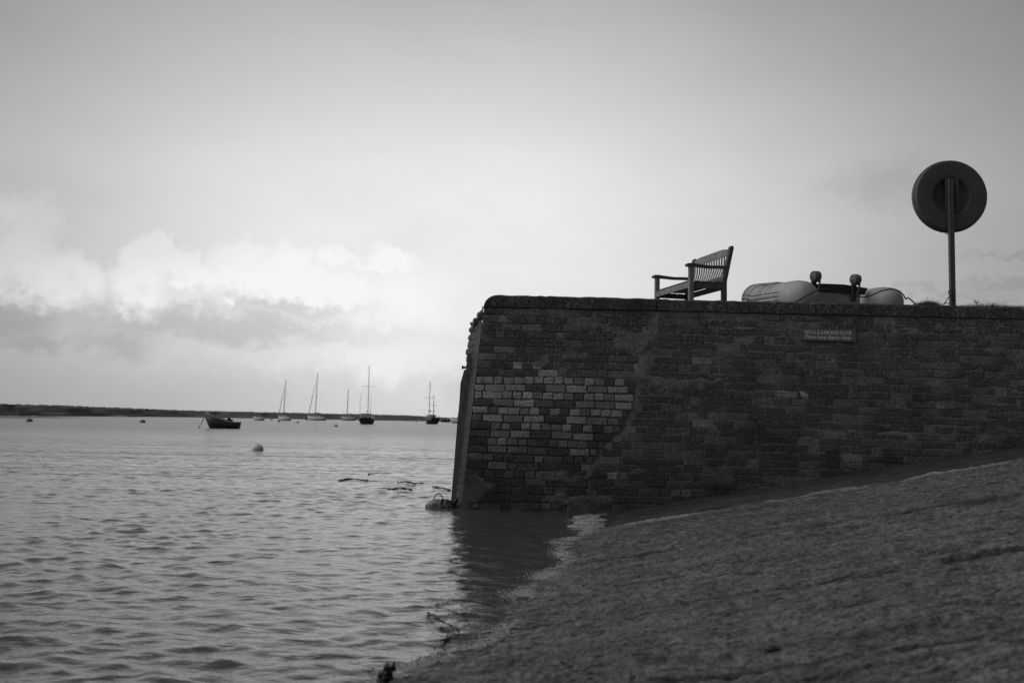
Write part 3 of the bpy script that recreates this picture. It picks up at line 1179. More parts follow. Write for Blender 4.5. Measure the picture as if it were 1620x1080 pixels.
# ------------------------------------------------------------------ BENCH
def build_bench():
    nf = (on_y(1093, 470, 12.9))
    th = math.atan2(.97, -.25)           # length direction, near end to far end
    g = gz(13.2) - .0
    o = empty('garden_bench', (nf.x, 12.9, g), 'slatted wooden garden bench with arms standing on the quay behind the wall', 'bench', rz=th)
    # local axes: x along the length; y = back direction is to the right/away => local -y
    L = 1.13
    Dp = .47
    H = 2.10 + CAM_H - g                 # arm height above the ground
    s = H / .63
    zs = .418 * s
    lw = .06
    for x in (0, L):
        b = MB()
        b.box((x, 0, (H - .03) / 2), (lw, lw, H - .03), None, .004)
        b.build('front_leg', M_PALEWOOD, o)
        # back leg and post, raked
        b = MB()
        top = H + .262
        b.loft([[(x - lw / 2, -Dp - lw / 2, 0), (x + lw / 2, -Dp - lw / 2, 0), (x + lw / 2, -Dp + lw / 2, 0), (x - lw / 2, -Dp + lw / 2, 0)],
                [(x - lw / 2, -Dp - lw / 2, zs), (x + lw / 2, -Dp - lw / 2, zs), (x + lw / 2, -Dp + lw / 2 - .0, zs), (x - lw / 2, -Dp + lw / 2, zs)],
                [(x - lw / 2, -Dp - .13, top - .03), (x + lw / 2, -Dp - .13, top - .03), (x + lw / 2, -Dp - .075, top - .03), (x - lw / 2, -Dp - .075, top - .03)],
                [(x - lw / 2, -Dp - .125, top - .008), (x + lw / 2, -Dp - .125, top - .008), (x + lw / 2, -Dp - .085, top - .008), (x - lw / 2, -Dp - .085, top - .008)],
                [(x - lw / 2, -Dp - .115, top), (x + lw / 2, -Dp - .115, top), (x + lw / 2, -Dp - .095, top), (x - lw / 2, -Dp - .095, top)]], smooth=False)
        b.build('back_post', M_WOODDARK, o)
        # scrolled arm
        b = MB()
        secs = []
        for yy, zz, hh, ww in ((.075, -.028, .012, .05), (.070, -.012, .030, .066), (.045, -.002, .042, .074), (.0, 0, .045, .074), (-.10, -.008, .036, .07), (-.25, -.018, .034, .066),
                               (-.38, -.012, .036, .062), (-Dp - .04, -.008, .038, .06)):
            secs.append([(x - ww / 2, yy, H + zz - hh), (x + ww / 2, yy, H + zz - hh), (x + ww / 2, yy, H + zz), (x - ww / 2, yy, H + zz)])
        b.loft(secs, smooth=False)
        b.build('arm_rest', M_WOODDARK, o)
        MB().box((x, -Dp / 2, zs - .07), (.03, Dp - lw, .07)).build('side_rail', M_WOODDARK, o)
    MB().box((L / 2, .012, zs - .062), (L - lw, .026, .075), None, .003).build('front_rail', M_PALEWOOD, o)
    MB().box((L / 2, -Dp + .012, zs - .07), (L - lw, .026, .07)).build('rear_rail', M_WOODDARK, o)
    for k in range(6):
        y = .02 - k * .086
        MB().box((L / 2, y - .03, zs - .012 + (-.006 * math.sin(k / 5 * PI))), (L + (.03 if k else -.02), .066, .018), None, .003).build('seat_slat', M_WOODDARK, o)
    # back: lower rail, top rail, slats

    def byp(z):
        return -Dp - (z - zs) / (H + .262 - zs) * .10
    zt = H + .19
    MB().box((L / 2, byp(zs + .10) + .0, zs + .055), (L - lw, .03, .055), Euler((.22, 0, 0))).build('lower_back_rail', M_WOODDARK, o)
    b = MB()
    secs = []
    for i in range(13):
        t = i / 12
        x = lw / 2 + (L - lw) * t
        crown = .012 if .12 < t < .88 else (-.012 if (t < .05 or t > .95) else 0)
        secs.append([(x, byp(zt) - .016, zt - .045), (x, byp(zt) + .014, zt - .045), (x, byp(zt + .05) + .014, zt + .045 + crown), (x, byp(zt + .05) - .016, zt + .045 + crown)])
    b.loft(secs, smooth=False)
    b.build('top_back_rail', M_PALEWOOD, o)
    n = 14
    zb = zs + .075
    for i in range(n):
        x = lw / 2 + (L - lw) * (i + .5) / n
        b = MB()
        secs = []
        for k in range(6):
            t = k / 5
            z = zb + (zt - .04 - zb) * t
            y = byp(z) - .026 * math.sin(t * PI)
            secs.append([(x - .016, y - .006, z), (x + .016, y - .006, z), (x + .016, y + .006, z), (x - .016, y + .006, z)])
        b.loft(secs, smooth=False)
        b.build('back_slat', M_PALEWOOD, o)
    return o


build_bench()


# ------------------------------------------------------------------ INFLATABLE DINGHY
def build_inflatable():
    Y0 = 12.35
    base = on_y(1325, 470, Y0)
    g = gz(Y0) + .03
    PHI = math.radians(20)
    o = empty('inflatable_dinghy', (base.x, Y0, g), 'pale inflatable dinghy lying on the quay with its transom towards the water', 'inflatable boat', rz=PI / 2 + PHI)
    # local: x forward (bow), y to port (left). tubes centred at y=+-.53
    r = .205
    h = .64
    topz = 1.78 + CAM_H - g              # wanted height of the tube tops
    cz = topz - r

    def tube_path(s):
        pts, rs = [], []
        # stern cone, tube, bow curving in and rising
        for x, rr in ((-.34, .03), (-.325, .085), (-.29, .135), (-.22, .175), (-.10, .200), (.05, r)):
            pts.append(Vector((x, s * (h), cz)))
            rs.append(rr)
        for x in (.2, .35, .5, .62):
            pts.append(Vector((x, s * h, cz + .03 * x * x)))
            rs.append(r)
        for k in range(1, 8):
            a = k / 7 * PI / 2
            pts.append(Vector((.62 + .62 * math.sin(a), s * (h - h * (1 - math.cos(a))), cz + .027 + .17 * (k / 7))))
            rs.append(r * (1 - .05 * k / 7))
        return pts, rs
    for s in (1, -1):
        pts, rs = tube_path(s)
        b = MB()
        b.tube(pts, rs, 28)
        t = b.build('tube', M_TUBE, o)
        # rubbing strakes: thin dark and pale lines along the outside
        for dz, w, m in ((.062, .010, M_TUBEDARK), (.036, .010, M_HULLWHITE), (.008, .012, M_TUBEDARK), (-.022, .012, M_HULLWHITE), (-.05, .012, M_TUBEDARK)):
            pp = []
            for p, rr in list(zip(pts, rs))[5:]:
                # outward direction
                i = pts.index(p)
                d = (pts[min(i + 1, len(pts) - 1)] - pts[i - 1]).normalized()
                out = Vector((d.y * -s, 0, 0)) * -1 + Vector((0, s * abs(d.x), 0))
                out = Vector((abs(d.y), s * abs(d.x), 0)).normalized()
                rad = math.sqrt(max(rr * rr - dz * dz, 0)) + .002
                pp.append(p + out * rad + Vector((0, 0, dz)))
            MB().tube(pp, w / 2, 6).build('strake', m, t)
        # bands: seams round the tube, coloured dark to draw creases in the fabric
        for xx in (.26, .33, .45, .52, .70, .84):
            ring = []
            for p0, p1, r0, r1 in zip(pts, pts[1:], rs, rs[1:]):
                if p0.x <= xx < p1.x:
                    q = (xx - p0.x) / (p1.x - p0.x)
                    c = p0.lerp(p1, q)
                    d = (p1 - p0).normalized()
                    x = d.cross(Vector((0, 0, 1))).normalized()
                    y = x.cross(d)
                    ring = [c + (x * math.cos(a) + y * math.sin(a)) * (r + .0005) for a in [2 * PI * k / 28 for k in range(29)]]
            if ring:
                MB().tube(ring, .0035, 5).build('seam_band', M_SEAM, t)
    # floor
    MB().box((.38, 0, cz - r + .04), (1.2, .9, .03)).build('floor', M_TUBEDARK, o)
    # transom: pale lower panel with a dark board above
    b = MB()
    b.prism([(-.345, cz - .20), (.345, cz - .20), (.36, cz + .095), (-.36, cz + .095)], -.03, .0, lambda y, z, x: (x + .05, y, z))
    b.build('transom', M_TRPALE, o)
    b = MB()
    b.prism([(-.42, cz + .10), (.42, cz + .10), (.47, cz + .165), (.22, cz + .20), (-.1, cz + .21), (-.47, cz + .185)], -.045, .015, lambda y, z, x: (x + .05, y, z))
    b.build('transom_board', M_TRANSOM, o)
    # curved patch on the panel
    b = MB()
    pts = [Vector((.012, -.20 + .4 * t, cz - .2 + .10 * (1 if .15 < t < .85 else 0))) for t in [k / 10 for k in range(11)]]
    b.tube(pts, .006, 5)
    b.build('panel_patch', M_TUBEDARK, o)
    # launching wheels folded up
    for s in (.355, -.245):
        wh = MB()
        wz = cz + .275
        wx = -.04
        wh.lathe([(.034, -.040), (.036, -.047), (.056, -.048), (.064, -.042), (.067, -.02), (.068, 0), (.067, .02), (.064, .042), (.056, .048), (.036, .047), (.034, .040)], 24, 'y', (wx, s, wz))
        whl = wh.build('launching_wheel', M_TYRE, o)
        hb = MB()
        hb.lathe([(.002, -.055), (.016, -.055), (.030, -.043), (.030, .043), (.016, .055), (.002, .055)], 16, 'y', (wx, s, wz))
        hb.build('hub', M_METAL, whl)
        b = MB()
        for q in (-.066, .066):
            b.bar((wx, s + q, wz), (wx - .005, s + q * .9, cz + .20), .012, .02)
            b.bar((wx - .005, s + q * .9, cz + .20), (.0, s + q * .35, cz + .02), .012, .02)
        b.bar((wx - .004, s - .066, cz + .21), (wx - .004, s + .066, cz + .21), .014, .014)
        b.build('wheel_fork', M_METAL, o)
        MB().box((-.0, s, cz + .11), (.02, .07, .20)).build('wheel_bracket', M_TRANSOM, o)
    # grab patch
    MB().box((.55, h + r * .86, cz + .06), (.10, .02, .05), Euler((.4, 0, 0)), .006).build('grab_handle', M_TUBEDARK, o)
    return o


build_inflatable()

# rope slung across the stern of the dinghy
RP = [(505, 385), (560, 352), (620, 318), (680, 283), (720, 265), (780, 256), (830, 260), (890, 278), (950, 296), (1030, 305), (1110, 325), (1160, 315), (1200, 300), (1265, 270), (1330, 255), (1380, 257),
      (1420, 272), (1450, 300), (1468, 330), (1477, 345), (1470, 338), (1490, 328), (1510, 340), (1535, 362), (1560, 385)]
b = MB()
pr = []
for i, (x, y) in enumerate(RP):
    t = i / (len(RP) - 1)
    YY = 11.45 if x < 760 else (11.9 if x < 1150 else (11.92 if x < 1420 else 11.8))
    pr.append(on_y(1160 + x / 5.4, 410 + y / 5.4, YY))
# relax abrupt depth steps
for _ in range(3):
    ys_ = [p.y for p in pr]
    for i in range(1, len(pr) - 1):
        Yn = (ys_[i - 1] + ys_[i] + ys_[i + 1]) / 3
        d = (pr[i] - Vector((0, 0, CAM_H)))
        pr[i] = Vector((0, 0, CAM_H)) + d * (Yn / pr[i].y)
o0 = pr[0].copy()
b.tube([p - o0 for p in pr], .0085, 7)
ro = b.build('mooring_rope', M_ROPE)
ro.location = o0
tag(ro, 'dark rope slung across the stern of the inflatable dinghy and trailing into the grass', 'rope')


# ------------------------------------------------------------------ LIFEBUOY HOUSING
def build_lifebuoy():
    Y = 11.2
    top = on_y(1504.5, 283, Y)
    bot = on_y(1507, 484, Y)
    g = gz(Y) - .06
    cx = bot.x
    o = empty('lifebuoy_housing', (cx, Y, g), 'round dark lifebuoy housing on a square post, seen from behind, on the quay edge', 'lifebuoy housing')
    hz = top.z - g
    c = on_y(1504.5, 310, Y + .06)
    cz = c.z - g
    cxl = c.x - cx
    R = .412
    # drum: axis y, near face (-) is the back. ring body with recess in the middle of the back
    b = MB()
    prof = [(.001, .02), (.17, .02), (.195, .012), (.203, -.018), (.212, -.03), (.225, -.033), (.385, -.037), (.403, -.034), (.411, -.022), (R, .01), (R + .004, .05), (R + .002, .09), (R - .012, .108), (.30, .12), (.001, .125)]
    b.lathe(prof, 72, 'y', (cxl, .07, cz))
    b.build('drum', M_PLASTIC, o)
    b = MB()
    b.lathe([(R + .002, .022), (R + .009, .025), (R + .009, .033), (R + .002, .036)], 72, 'y', (cxl, .07, cz))
    b.build('lid_seam', M_PLASTIC, o)
    b = MB()
    b.box((0, 0, hz / 2 + .0), (.058, .05, hz), None, .004)
    b.build('post', M_POST, o)
    b = MB()
    for s in (-1, 1):
        b.box((cxl + s * .057, .030, cz + .01), (.040, .014, .37), None, .002)
    b.build('mounting_strap', M_PLASTIC, o)
    MB().box((cxl, .05, cz + .02), (.13, .01, .34)).build('mounting_plate', M_PLASTIC, o)
    MB().box((cxl, .034, cz + .30), (.075, .008, .028), None, .002).build('maker_badge', M_POST, o)
    b = MB()
    q = Vector((cxl - .03, .12, cz - R - .004))
    b.tube([q + Vector((.012 * math.cos(a), 0, -.010 + .012 * math.sin(a))) for a in [k * PI / 5 for k in range(11)]], .004, 6)
    b.build('catch', M_IRON, o)
    # rope knotted round the foot of the post
    b = MB()
    k = 8.1

    def q(x, y, YY=Y - .05):
        return on_y(1420 + x / k, 430 + y / k, YY) - Vector((cx, Y, g))
    b.tube([q(590, 425, Y - .1), q(600, 405), q(640, 345), q(680, 300), q(725, 265), q(745, 248), q(738, 234), q(722, 240)], .0055, 6)
    b.tube([q(735, 385), q(745, 360), q(735, 345), q(700, 315), q(672, 290), q(652, 268), q(655, 245), q(668, 240)], .0055, 6)
    b.tube([q(665, 404), q(630, 400), q(590, 408)], .0055, 6)
    b.tube([q(668, 240), q(695, 246, Y + .05), q(722, 240)], .0055, 6)
    b2 = b
    rope = b2.mesh('rope_knot', M_ROPE)
    ob = link('tied_rope', rope)
    ob.location = (cx, Y, g)
    tag(ob, 'thin rope tied round the foot of the lifebuoy post', 'rope')


build_lifebuoy()

# ------------------------------------------------------------------ SIGN
def arc(cx, cy, rx, ry, a0, a1, n=8):
    return [(cx + rx * math.cos(math.radians(a0 + (a1 - a0) * k / n)), cy + ry * math.sin(math.radians(a0 + (a1 - a0) * k / n))) for k in range(n + 1)]


T, S_ = .16, .055    # thick and thin strokes


def V(x, y0=0, y1=1, w=T):
    return ([(x, y0), (x, y1)], w)


def Hh(x0, x1, y, w=S_):
    return ([(x0, y), (x1, y)], w)


GL = {
    'W': (1.12, [([(.10, 1), (.38, 0)], T), ([(.38, 0), (.60, .95)], S_), ([(.56, 1), (.80, 0)], T), ([(.80, 0), (1.02, 1)], S_), Hh(0, .26, .97), Hh(.88, 1.12, .97), Hh(.46, .70, .97)]),
    'E': (.72, [V(.18), Hh(.04, .62, .97), Hh(.04, .66, .03), Hh(.18, .48, .52), V(.61, .76, 1, S_), V(.64, 0, .26, S_), V(.48, .40, .64, S_)]),
    'L': (.68, [V(.18), Hh(.04, .36, .97), Hh(.04, .62, .03), V(.60, 0, .30, S_)]),
    'S': (.60, [(arc(.29, .75, .20, .21, 20, 250, 8), .10), (arc(.30, .26, .22, .23, 80, -160, 8), .13), V(.50, .70, 1, S_), V(.08, 0, .30, S_), ([(.14, .62), (.44, .42)], .15)]),
    'A': (.80, [([(.12, 0), (.38, 1)], S_), ([(.38, 1), (.66, 0)], T), Hh(.2, .56, .33), Hh(0, .24, .03), Hh(.50, .80, .03)]),
    'I': (.38, [V(.18), Hh(.03, .35, .97), Hh(.03, .35, .03)]),
    'N': (.84, [V(.15, 0, 1, S_), ([(.15, .98), (.68, .03)], T), V(.68, 0, 1, S_), Hh(0, .2, .97), Hh(.02, .28, .03), Hh(.55, .82, .97)]),
    'G': (.80, [(arc(.42, .5, .32, .48, 40, 320, 14), .12), V(.64, 0, .44), Hh(.50, .80, .44), V(.64, .66, 1, S_)]),
    'C': (.74, [(arc(.42, .5, .32, .48, 40, 320, 14), .12), V(.64, .66, 1, S_)]),
    'U': (.82, [V(.20, .28, 1), (arc(.42, .28, .22, .26, 180, 360, 8), .08), V(.64, .28, 1, S_), Hh(.05, .35, .97), Hh(.52, .80, .97)]),
    'B': (.72, [V(.18), Hh(.04, .42, .97), Hh(.04, .42, .03), (arc(.40, .75, .17, .22, 90, -90, 7), .12), (arc(.40, .27, .22, .25, 90, -90, 7), .13), Hh(.18, .42, .52)]),
    'P': (.66, [V(.18), Hh(.04, .40, .97), Hh(.03, .35, .03), (arc(.38, .73, .20, .25, 90, -90, 8), .13), Hh(.18, .40, .48)]),
    'l': (.32, [V(.16, 0, 1, .14), Hh(.02, .16, .97), Hh(.02, .31, .03)]),
    'e': (.52, [(arc(.26, .33, .19, .31, 0, 320, 12), .10), Hh(.10, .44, .38)]),
    'a': (.54, [(arc(.22, .46, .15, .18, 150, 0, 6), .09), V(.37, .05, .48, .14), (arc(.22, .19, .15, .16, 60, 330, 9), .09), Hh(.36, .52, .04)]),
    's': (.44, [(arc(.22, .48, .14, .15, 30, 240, 7), .08), (arc(.22, .18, .15, .15, 70, -150, 7), .09), ([(.12, .40), (.32, .26)], .11)]),
    'k': (.58, [V(.16, 0, 1, .14), Hh(.02, .16, .97), Hh(.02, .30, .03), ([(.18, .27), (.46, .62)], S_), ([(.26, .36), (.48, .03)], .14), Hh(.34, .56, .62), Hh(.38, .58, .03)]),
    'p': (.58, [V(.16, -.32, .64, .14), Hh(.02, .16, .62), Hh(.02, .30, -.30), (arc(.30, .33, .20, .30, 130, -130, 10), .11)]),
    'i': (.30, [V(.15, 0, .64, .14), Hh(.02, .15, .62), Hh(.02, .30, .03), V(.15, .80, .94, .14)]),
    'w': (.78, [([(.08, .64), (.24, 0)], .12), ([(.24, 0), (.38, .6)], S_), ([(.38, .64), (.54, 0)], .12), ([(.54, 0), (.68, .64)], S_), Hh(0, .18, .62), Hh(.30, .46, .62), Hh(.60, .78, .62)]),
    'y': (.54, [([(.08, .64), (.28, .0)], .12), ([(.46, .64), (.22, -.28)], S_), Hh(0, .2, .62), Hh(.36, .54, .62), ([(.22, -.26), (.10, -.26)], .09)]),
    'c': (.48, [(arc(.26, .33, .18, .30, 50, 310, 10), .11), ([(.36, .52), (.40, .46)], .10)]),
    'r': (.44, [V(.16, 0, .64, .14), Hh(.02, .16, .62), Hh(.02, .32, .03), (arc(.30, .42, .12, .18, 160, 50, 5), .09)]),
    ' ': (.26, []),
}


def text_quads(s, h, width):
    tot = sum(GL[c][0] for c in s)
    sx = width / tot
    x = -width / 2
    qs = []
    for c in s:
        adv, strokes = GL[c]
        for pts, w in strokes:
            P = [Vector((x + a * sx, bb * h)) for a, bb in pts]
            ww = w * (sx if abs(P[-1].x - P[0].x) < abs(P[-1].y - P[0].y) else h) * 1.2
            for a, bq in zip(P, P[1:]):
                d = (bq - a)
                if d.length < 1e-6:
                    continue
                d.normalize()
                n = Vector((-d.y, d.x)) * ww / 2
                e = d * (ww * .12)
                qs.append([a - e - n, bq + e - n, bq + e + n, a - e + n])
        x += adv * sx
    return qs


def build_sign():
    a = on_wall(1265, 518.5)
    c = on_wall(1353.5, 541)
    ctr = on_wall(1309, 530)
    w = 88.5 / FPX * ctr.y * 1.0
    hgt = 19.5 / FPX * ctr.y
    o = empty('sailing_club_sign', (ctr.x, ctr.y - .012, ctr.z), 'grey sailing club sign screwed to the brick wall', 'sign')
    R = Euler((-math.atan(BAT), -.000, 0)).to_matrix() @ Matrix.Rotation(.0085, 3, 'Y')
    MB().box((0, 0, 0), (w, .012, hgt), R, .0015).build('plate', M_SIGN, o)
    vs, fs = [], []
    z = 0
    for s, hh, wd, dz in (('WELLS SAILING CLUB', .036, w * .845, .008), ('Please keep slipway clear', .036, w * .825, -.041)):
        for q in text_quads(s, hh, wd):
            off = len(vs)
            for p in q:
                v = R @ Vector((p.x, -.0068 - z * 4e-6, p.y + dz))
                vs.append(tuple(v))
            fs.append((off, off + 1, off + 2, off + 3))
            z += 1
    me = bpy.data.meshes.new('lettering')
    me.from_pydata(vs, [], fs)
    me.materials.append(M_LET)
    link('lettering', me, o)
    for sx in (-1, 1):
        p = R @ Vector((sx * (w / 2 - .012), -.006, 0))
        MB().lathe([(.001, -.003), (.004, -.002), (.004, .002)], 10, 'y', p).build('screw', M_METAL, o)


build_sign()


# ------------------------------------------------------------------ GRASS on the quay edge
def build_grass():
    rnd = random.Random(4)
    vs, fs = [], []

    def blade(p, h, lean, w):
        off = len(vs)
        a = rnd.uniform(-.5, .5)
        dx, dy = math.cos(a) * w, math.sin(a) * w
        lx = lean
        for t in (0, .35, .7):
            k = (1 - t * .7)
            c = (p[0] + lx * h * t * t, p[1] + rnd.uniform(-.003, .003), p[2] + h * t)
            vs.append((c[0] - dx * k, c[1] - dy * k, c[2]))
            vs.append((c[0] + dx * k, c[1] + dy * k, c[2]))
        vs.append((p[0] + lx * h, p[1], p[2] + h * .96))
        fs.append((off, off + 1, off + 3, off + 2))
        fs.append((off + 2, off + 3, off + 5, off + 4))
        fs.append((off + 4, off + 5, off + 6))
    # profile of the grass tops in picture heights above the coping edge
    prof = [(1430, 0), (1440, 3), (1450, 8), (1460, 11), (1468, 12), (1478, 9), (1486, 5), (1494, 2), (1510, 4), (1525, 7), (1540, 8), (1552, 9), (1565, 10), (1580, 9), (1592, 7), (1620, 7), (1700, 8), (1860, 8), (2100, 7)]
    for i in range(15000):
        x = rnd.uniform(1432, 2050) if rnd.random() < .75 else rnd.uniform(1434, 1492)
        for (x0, h0), (x1, h1) in zip(prof, prof[1:]):
            if x0 <= x <= x1:
                hp = h0 + (h1 - h0) * (x - x0) / (x1 - x0)
        YY = rnd.uniform(10.98, 11.35)
        edge = 485 + (x - 1500) * .012
        top = on_y(x, edge - hp * rnd.uniform(.35, 1.15) + 1.5, YY)
        hmin = top.z - (gz(YY) - .02)
        if hmin < .02:
            continue
        tall = hmin * (1.35 if rnd.random() < .018 else 1)
        blade((top.x, YY, gz(YY) - .02), tall, rnd.gauss(.18, .22), rnd.uniform(.0012, .0028))
    me = bpy.data.meshes.new('grass')
    me.from_pydata(vs, [], fs)
    me.materials.append(M_GRASS)
    g = link('grass', me, kind='stuff')
    tag(g, 'rough grass growing along the top edge of the quay near the lifebuoy post', 'grass')
    # a little bare mound holding the tallest tuft
    # the small branching weed
    o = on_y(1545, 486, 11.05)
    b = MB()
    b.tube([(0, 0, -.03), (.002, 0, .03), (-.004, 0, .06)], .0025, 5)
    for k in range(9):
        a = rnd.uniform(0, 2 * PI)
        e = Vector((math.cos(a) * rnd.uniform(.015, .032), rnd.uniform(-.01, .01), .055 + rnd.uniform(-.008, .026)))
        b.tube([(-.002, 0, .04), e], .0016, 4)
        b.ball(e, .0065, (1.3, .6, .8), 1, .3)
    w = b.build('flowering_weed', M_GRASS)
    w.location = o
    tag(w, 'small branching weed standing above the grass right of the lifebuoy post', 'weed')
    # twigs under the bench
    o = on_y(1076, 474, 11.4)
    b = MB()
    for (x0, z0, x1, z1, x2, z2) in ((0, -.05, .0, .03, -.045, .055), (-.01, -.05, -.02, .02, -.036, .06), (.01, -.05, .015, .03, .03, .06), (.005, -.05, .0, .02, .015, .045)):
        b.tube([(x0, 0, z0 - .1), (x1, 0, z1), (x2, 0, z2)], .0014, 4)
    w = b.build('dry_weed', M_GRASS)
    w.location = o
    tag(w, 'thin dry weed stalks growing below the bench seat', 'weed')


build_grass()


# ------------------------------------------------------------------ mooring block at the wall's foot
def build_block():
    p = on_z(694, 803.5, 0)
    o = empty('mooring_block', (p.x, p.y + .12, 0), 'rough concrete block with an iron ring at the waterline beside the fender', 'mooring block')
    rnd = random.Random(6)
    b = MB()
    secs = []
    hw = .155
    for i in range(9):
        t = i / 8
        x = -hw + 2 * hw * t + .01
        e = (1 - abs(2 * t - 1) ** 5)
        hz = .025 + .055 * e + .012 * t + rnd.uniform(-.006, .006)
        secs.append([(x, -.11 * (.6 + .4 * e) + rnd.uniform(-.008, .008), -.12), (x, -.115 * (.6 + .4 * e) + rnd.uniform(-.008, .008), hz * .55), (x, -.085 * (.6 + .4 * e), hz * .93), (x, 0, hz + rnd.uniform(-.004, .004)),
                     (x, .10, hz * .9), (x, .12, -.12)])
    b.loft(secs, smooth=False)
    b.build('block', M_BLOCK, o)
    c = Vector((-.013, -.02, .075))
    b = MB()
    b.tube([c + Vector((.048 * math.cos(a), .02 * math.sin(a * .5), .065 * math.sin(a))) for a in [-.3 + (PI + .6) * k / 14 for k in range(15)]], .0055, 8)
    b.build('iron_ring', M_IRON, o)
    # weed skirt
    b = MB()
    for k in range(46):
        b.ball((rnd.uniform(.02, hw + .03), rnd.uniform(-.14, -.06), rnd.uniform(-.01, .085)), rnd.uniform(.008, .02), (1.3, .6, 1), 1, .3)
    b.build('weed_skirt', M_WEED, o)


build_block()


# ------------------------------------------------------------------ floating weed, foam, stones
def weed_ribbon(name, pts, r, label, zoff=.006, n=9, spread=.6, h=.5):
    rnd = random.Random(hash(label) & 0xfff if False else len(label) * 7 + int(pts[0][0]))
    P = [on_z(x, y, 0) for x, y in pts]
    o0 = P[0].copy()
    b = MB()
    for a, c in zip(P, P[1:]):
        m = max(2, int((c - a).length / (r * .33)))
        for k in range(m):
            q = a.lerp(c, k / m) - o0
            rr = r * .52 * rnd.uniform(.4, 1.15)

            b.ball((q.x + rnd.gauss(0, r * .35 * spread), q.y + rnd.gauss(0, r * .5 * spread), zoff + rnd.uniform(-.2, .4) * r * h), rr, (rnd.uniform(.9, 1.8), rnd.uniform(.8, 1.6), h * rnd.uniform(.5, 1.1)), 1, .25)
    w = b.build(name, M_WEED)
    w.location = o0
    return tag(w, label, 'seaweed', 'seaweed drifting off the quay')


weed_ribbon('floating_seaweed', [(536, 761), (552, 758), (566, 759), (582, 761)], .035, 'long thin strand of dark weed floating, farthest left of those off the quay', .01)
weed_ribbon('floating_seaweed', [(583, 750), (600, 749), (618, 749)], .03, 'faint thin line of weed floating behind the other strands', .008)
weed_ribbon('floating_seaweed', [(606, 773), (620, 774), (636, 772), (652, 775)], .03, 'low ragged strand of weed floating in front of the short clump', .008)
weed_ribbon('floating_seaweed', [(630, 764), (642, 763), (654, 766), (668, 765)], .04, 'short thick clump of dark weed floating well left of the fender', .012)
weed_ribbon('floating_seaweed', [(684, 771), (698, 773), (712, 776)], .03, 'strand of weed trailing against the foot of the fender', .012)
weed_ribbon('floating_seaweed', [(683, 977), (690, 984), (700, 989), (712, 994), (722, 1002), (728, 1005)], .014, 'bent ribbon of dark weed lying on the water near the slip edge', .016, h=.35)
weed_ribbon('seaweed_clump', [(676, 974), (683, 978), (690, 977)], .014, 'small knot of weed above the bent ribbon', .014, h=.5)
weed_ribbon('floating_seaweed', [(700, 1018), (706, 1014), (712, 1012)], .018, 'small weed tuft caught at the foamy waterline', .012, h=.7)


def stand_clump():
    rnd = random.Random(12)
    p = on_z(614, 1078, 0)
    b = MB()
    for k in range(60):
        t = rnd.random()
        b.ball((-.02 + .035 * t + rnd.gauss(0, .010), rnd.gauss(0, .015), -.01 + .075 * t + rnd.gauss(0, .006)), rnd.uniform(.004, .011) * (1.3 - t * .6), (1, 1, 1.3), 1, .35)
    w = b.build('seaweed_clump', M_WEED)
    w.location = p
    tag(w, 'dark upright clump of seaweed at the water edge, bottom of the photo', 'seaweed')


stand_clump()


def shore_pt(Y):
    """x of the water's edge on the slip at distance Y"""
    lo, hi = -2.5, 3.0
    for _ in range(30):
        m = (lo + hi) / 2
        if float(slip_z(np.array([m]), np.array([Y]))[0]) > 0:
            hi = m
        else:
            lo = m
    return (lo + hi) / 2


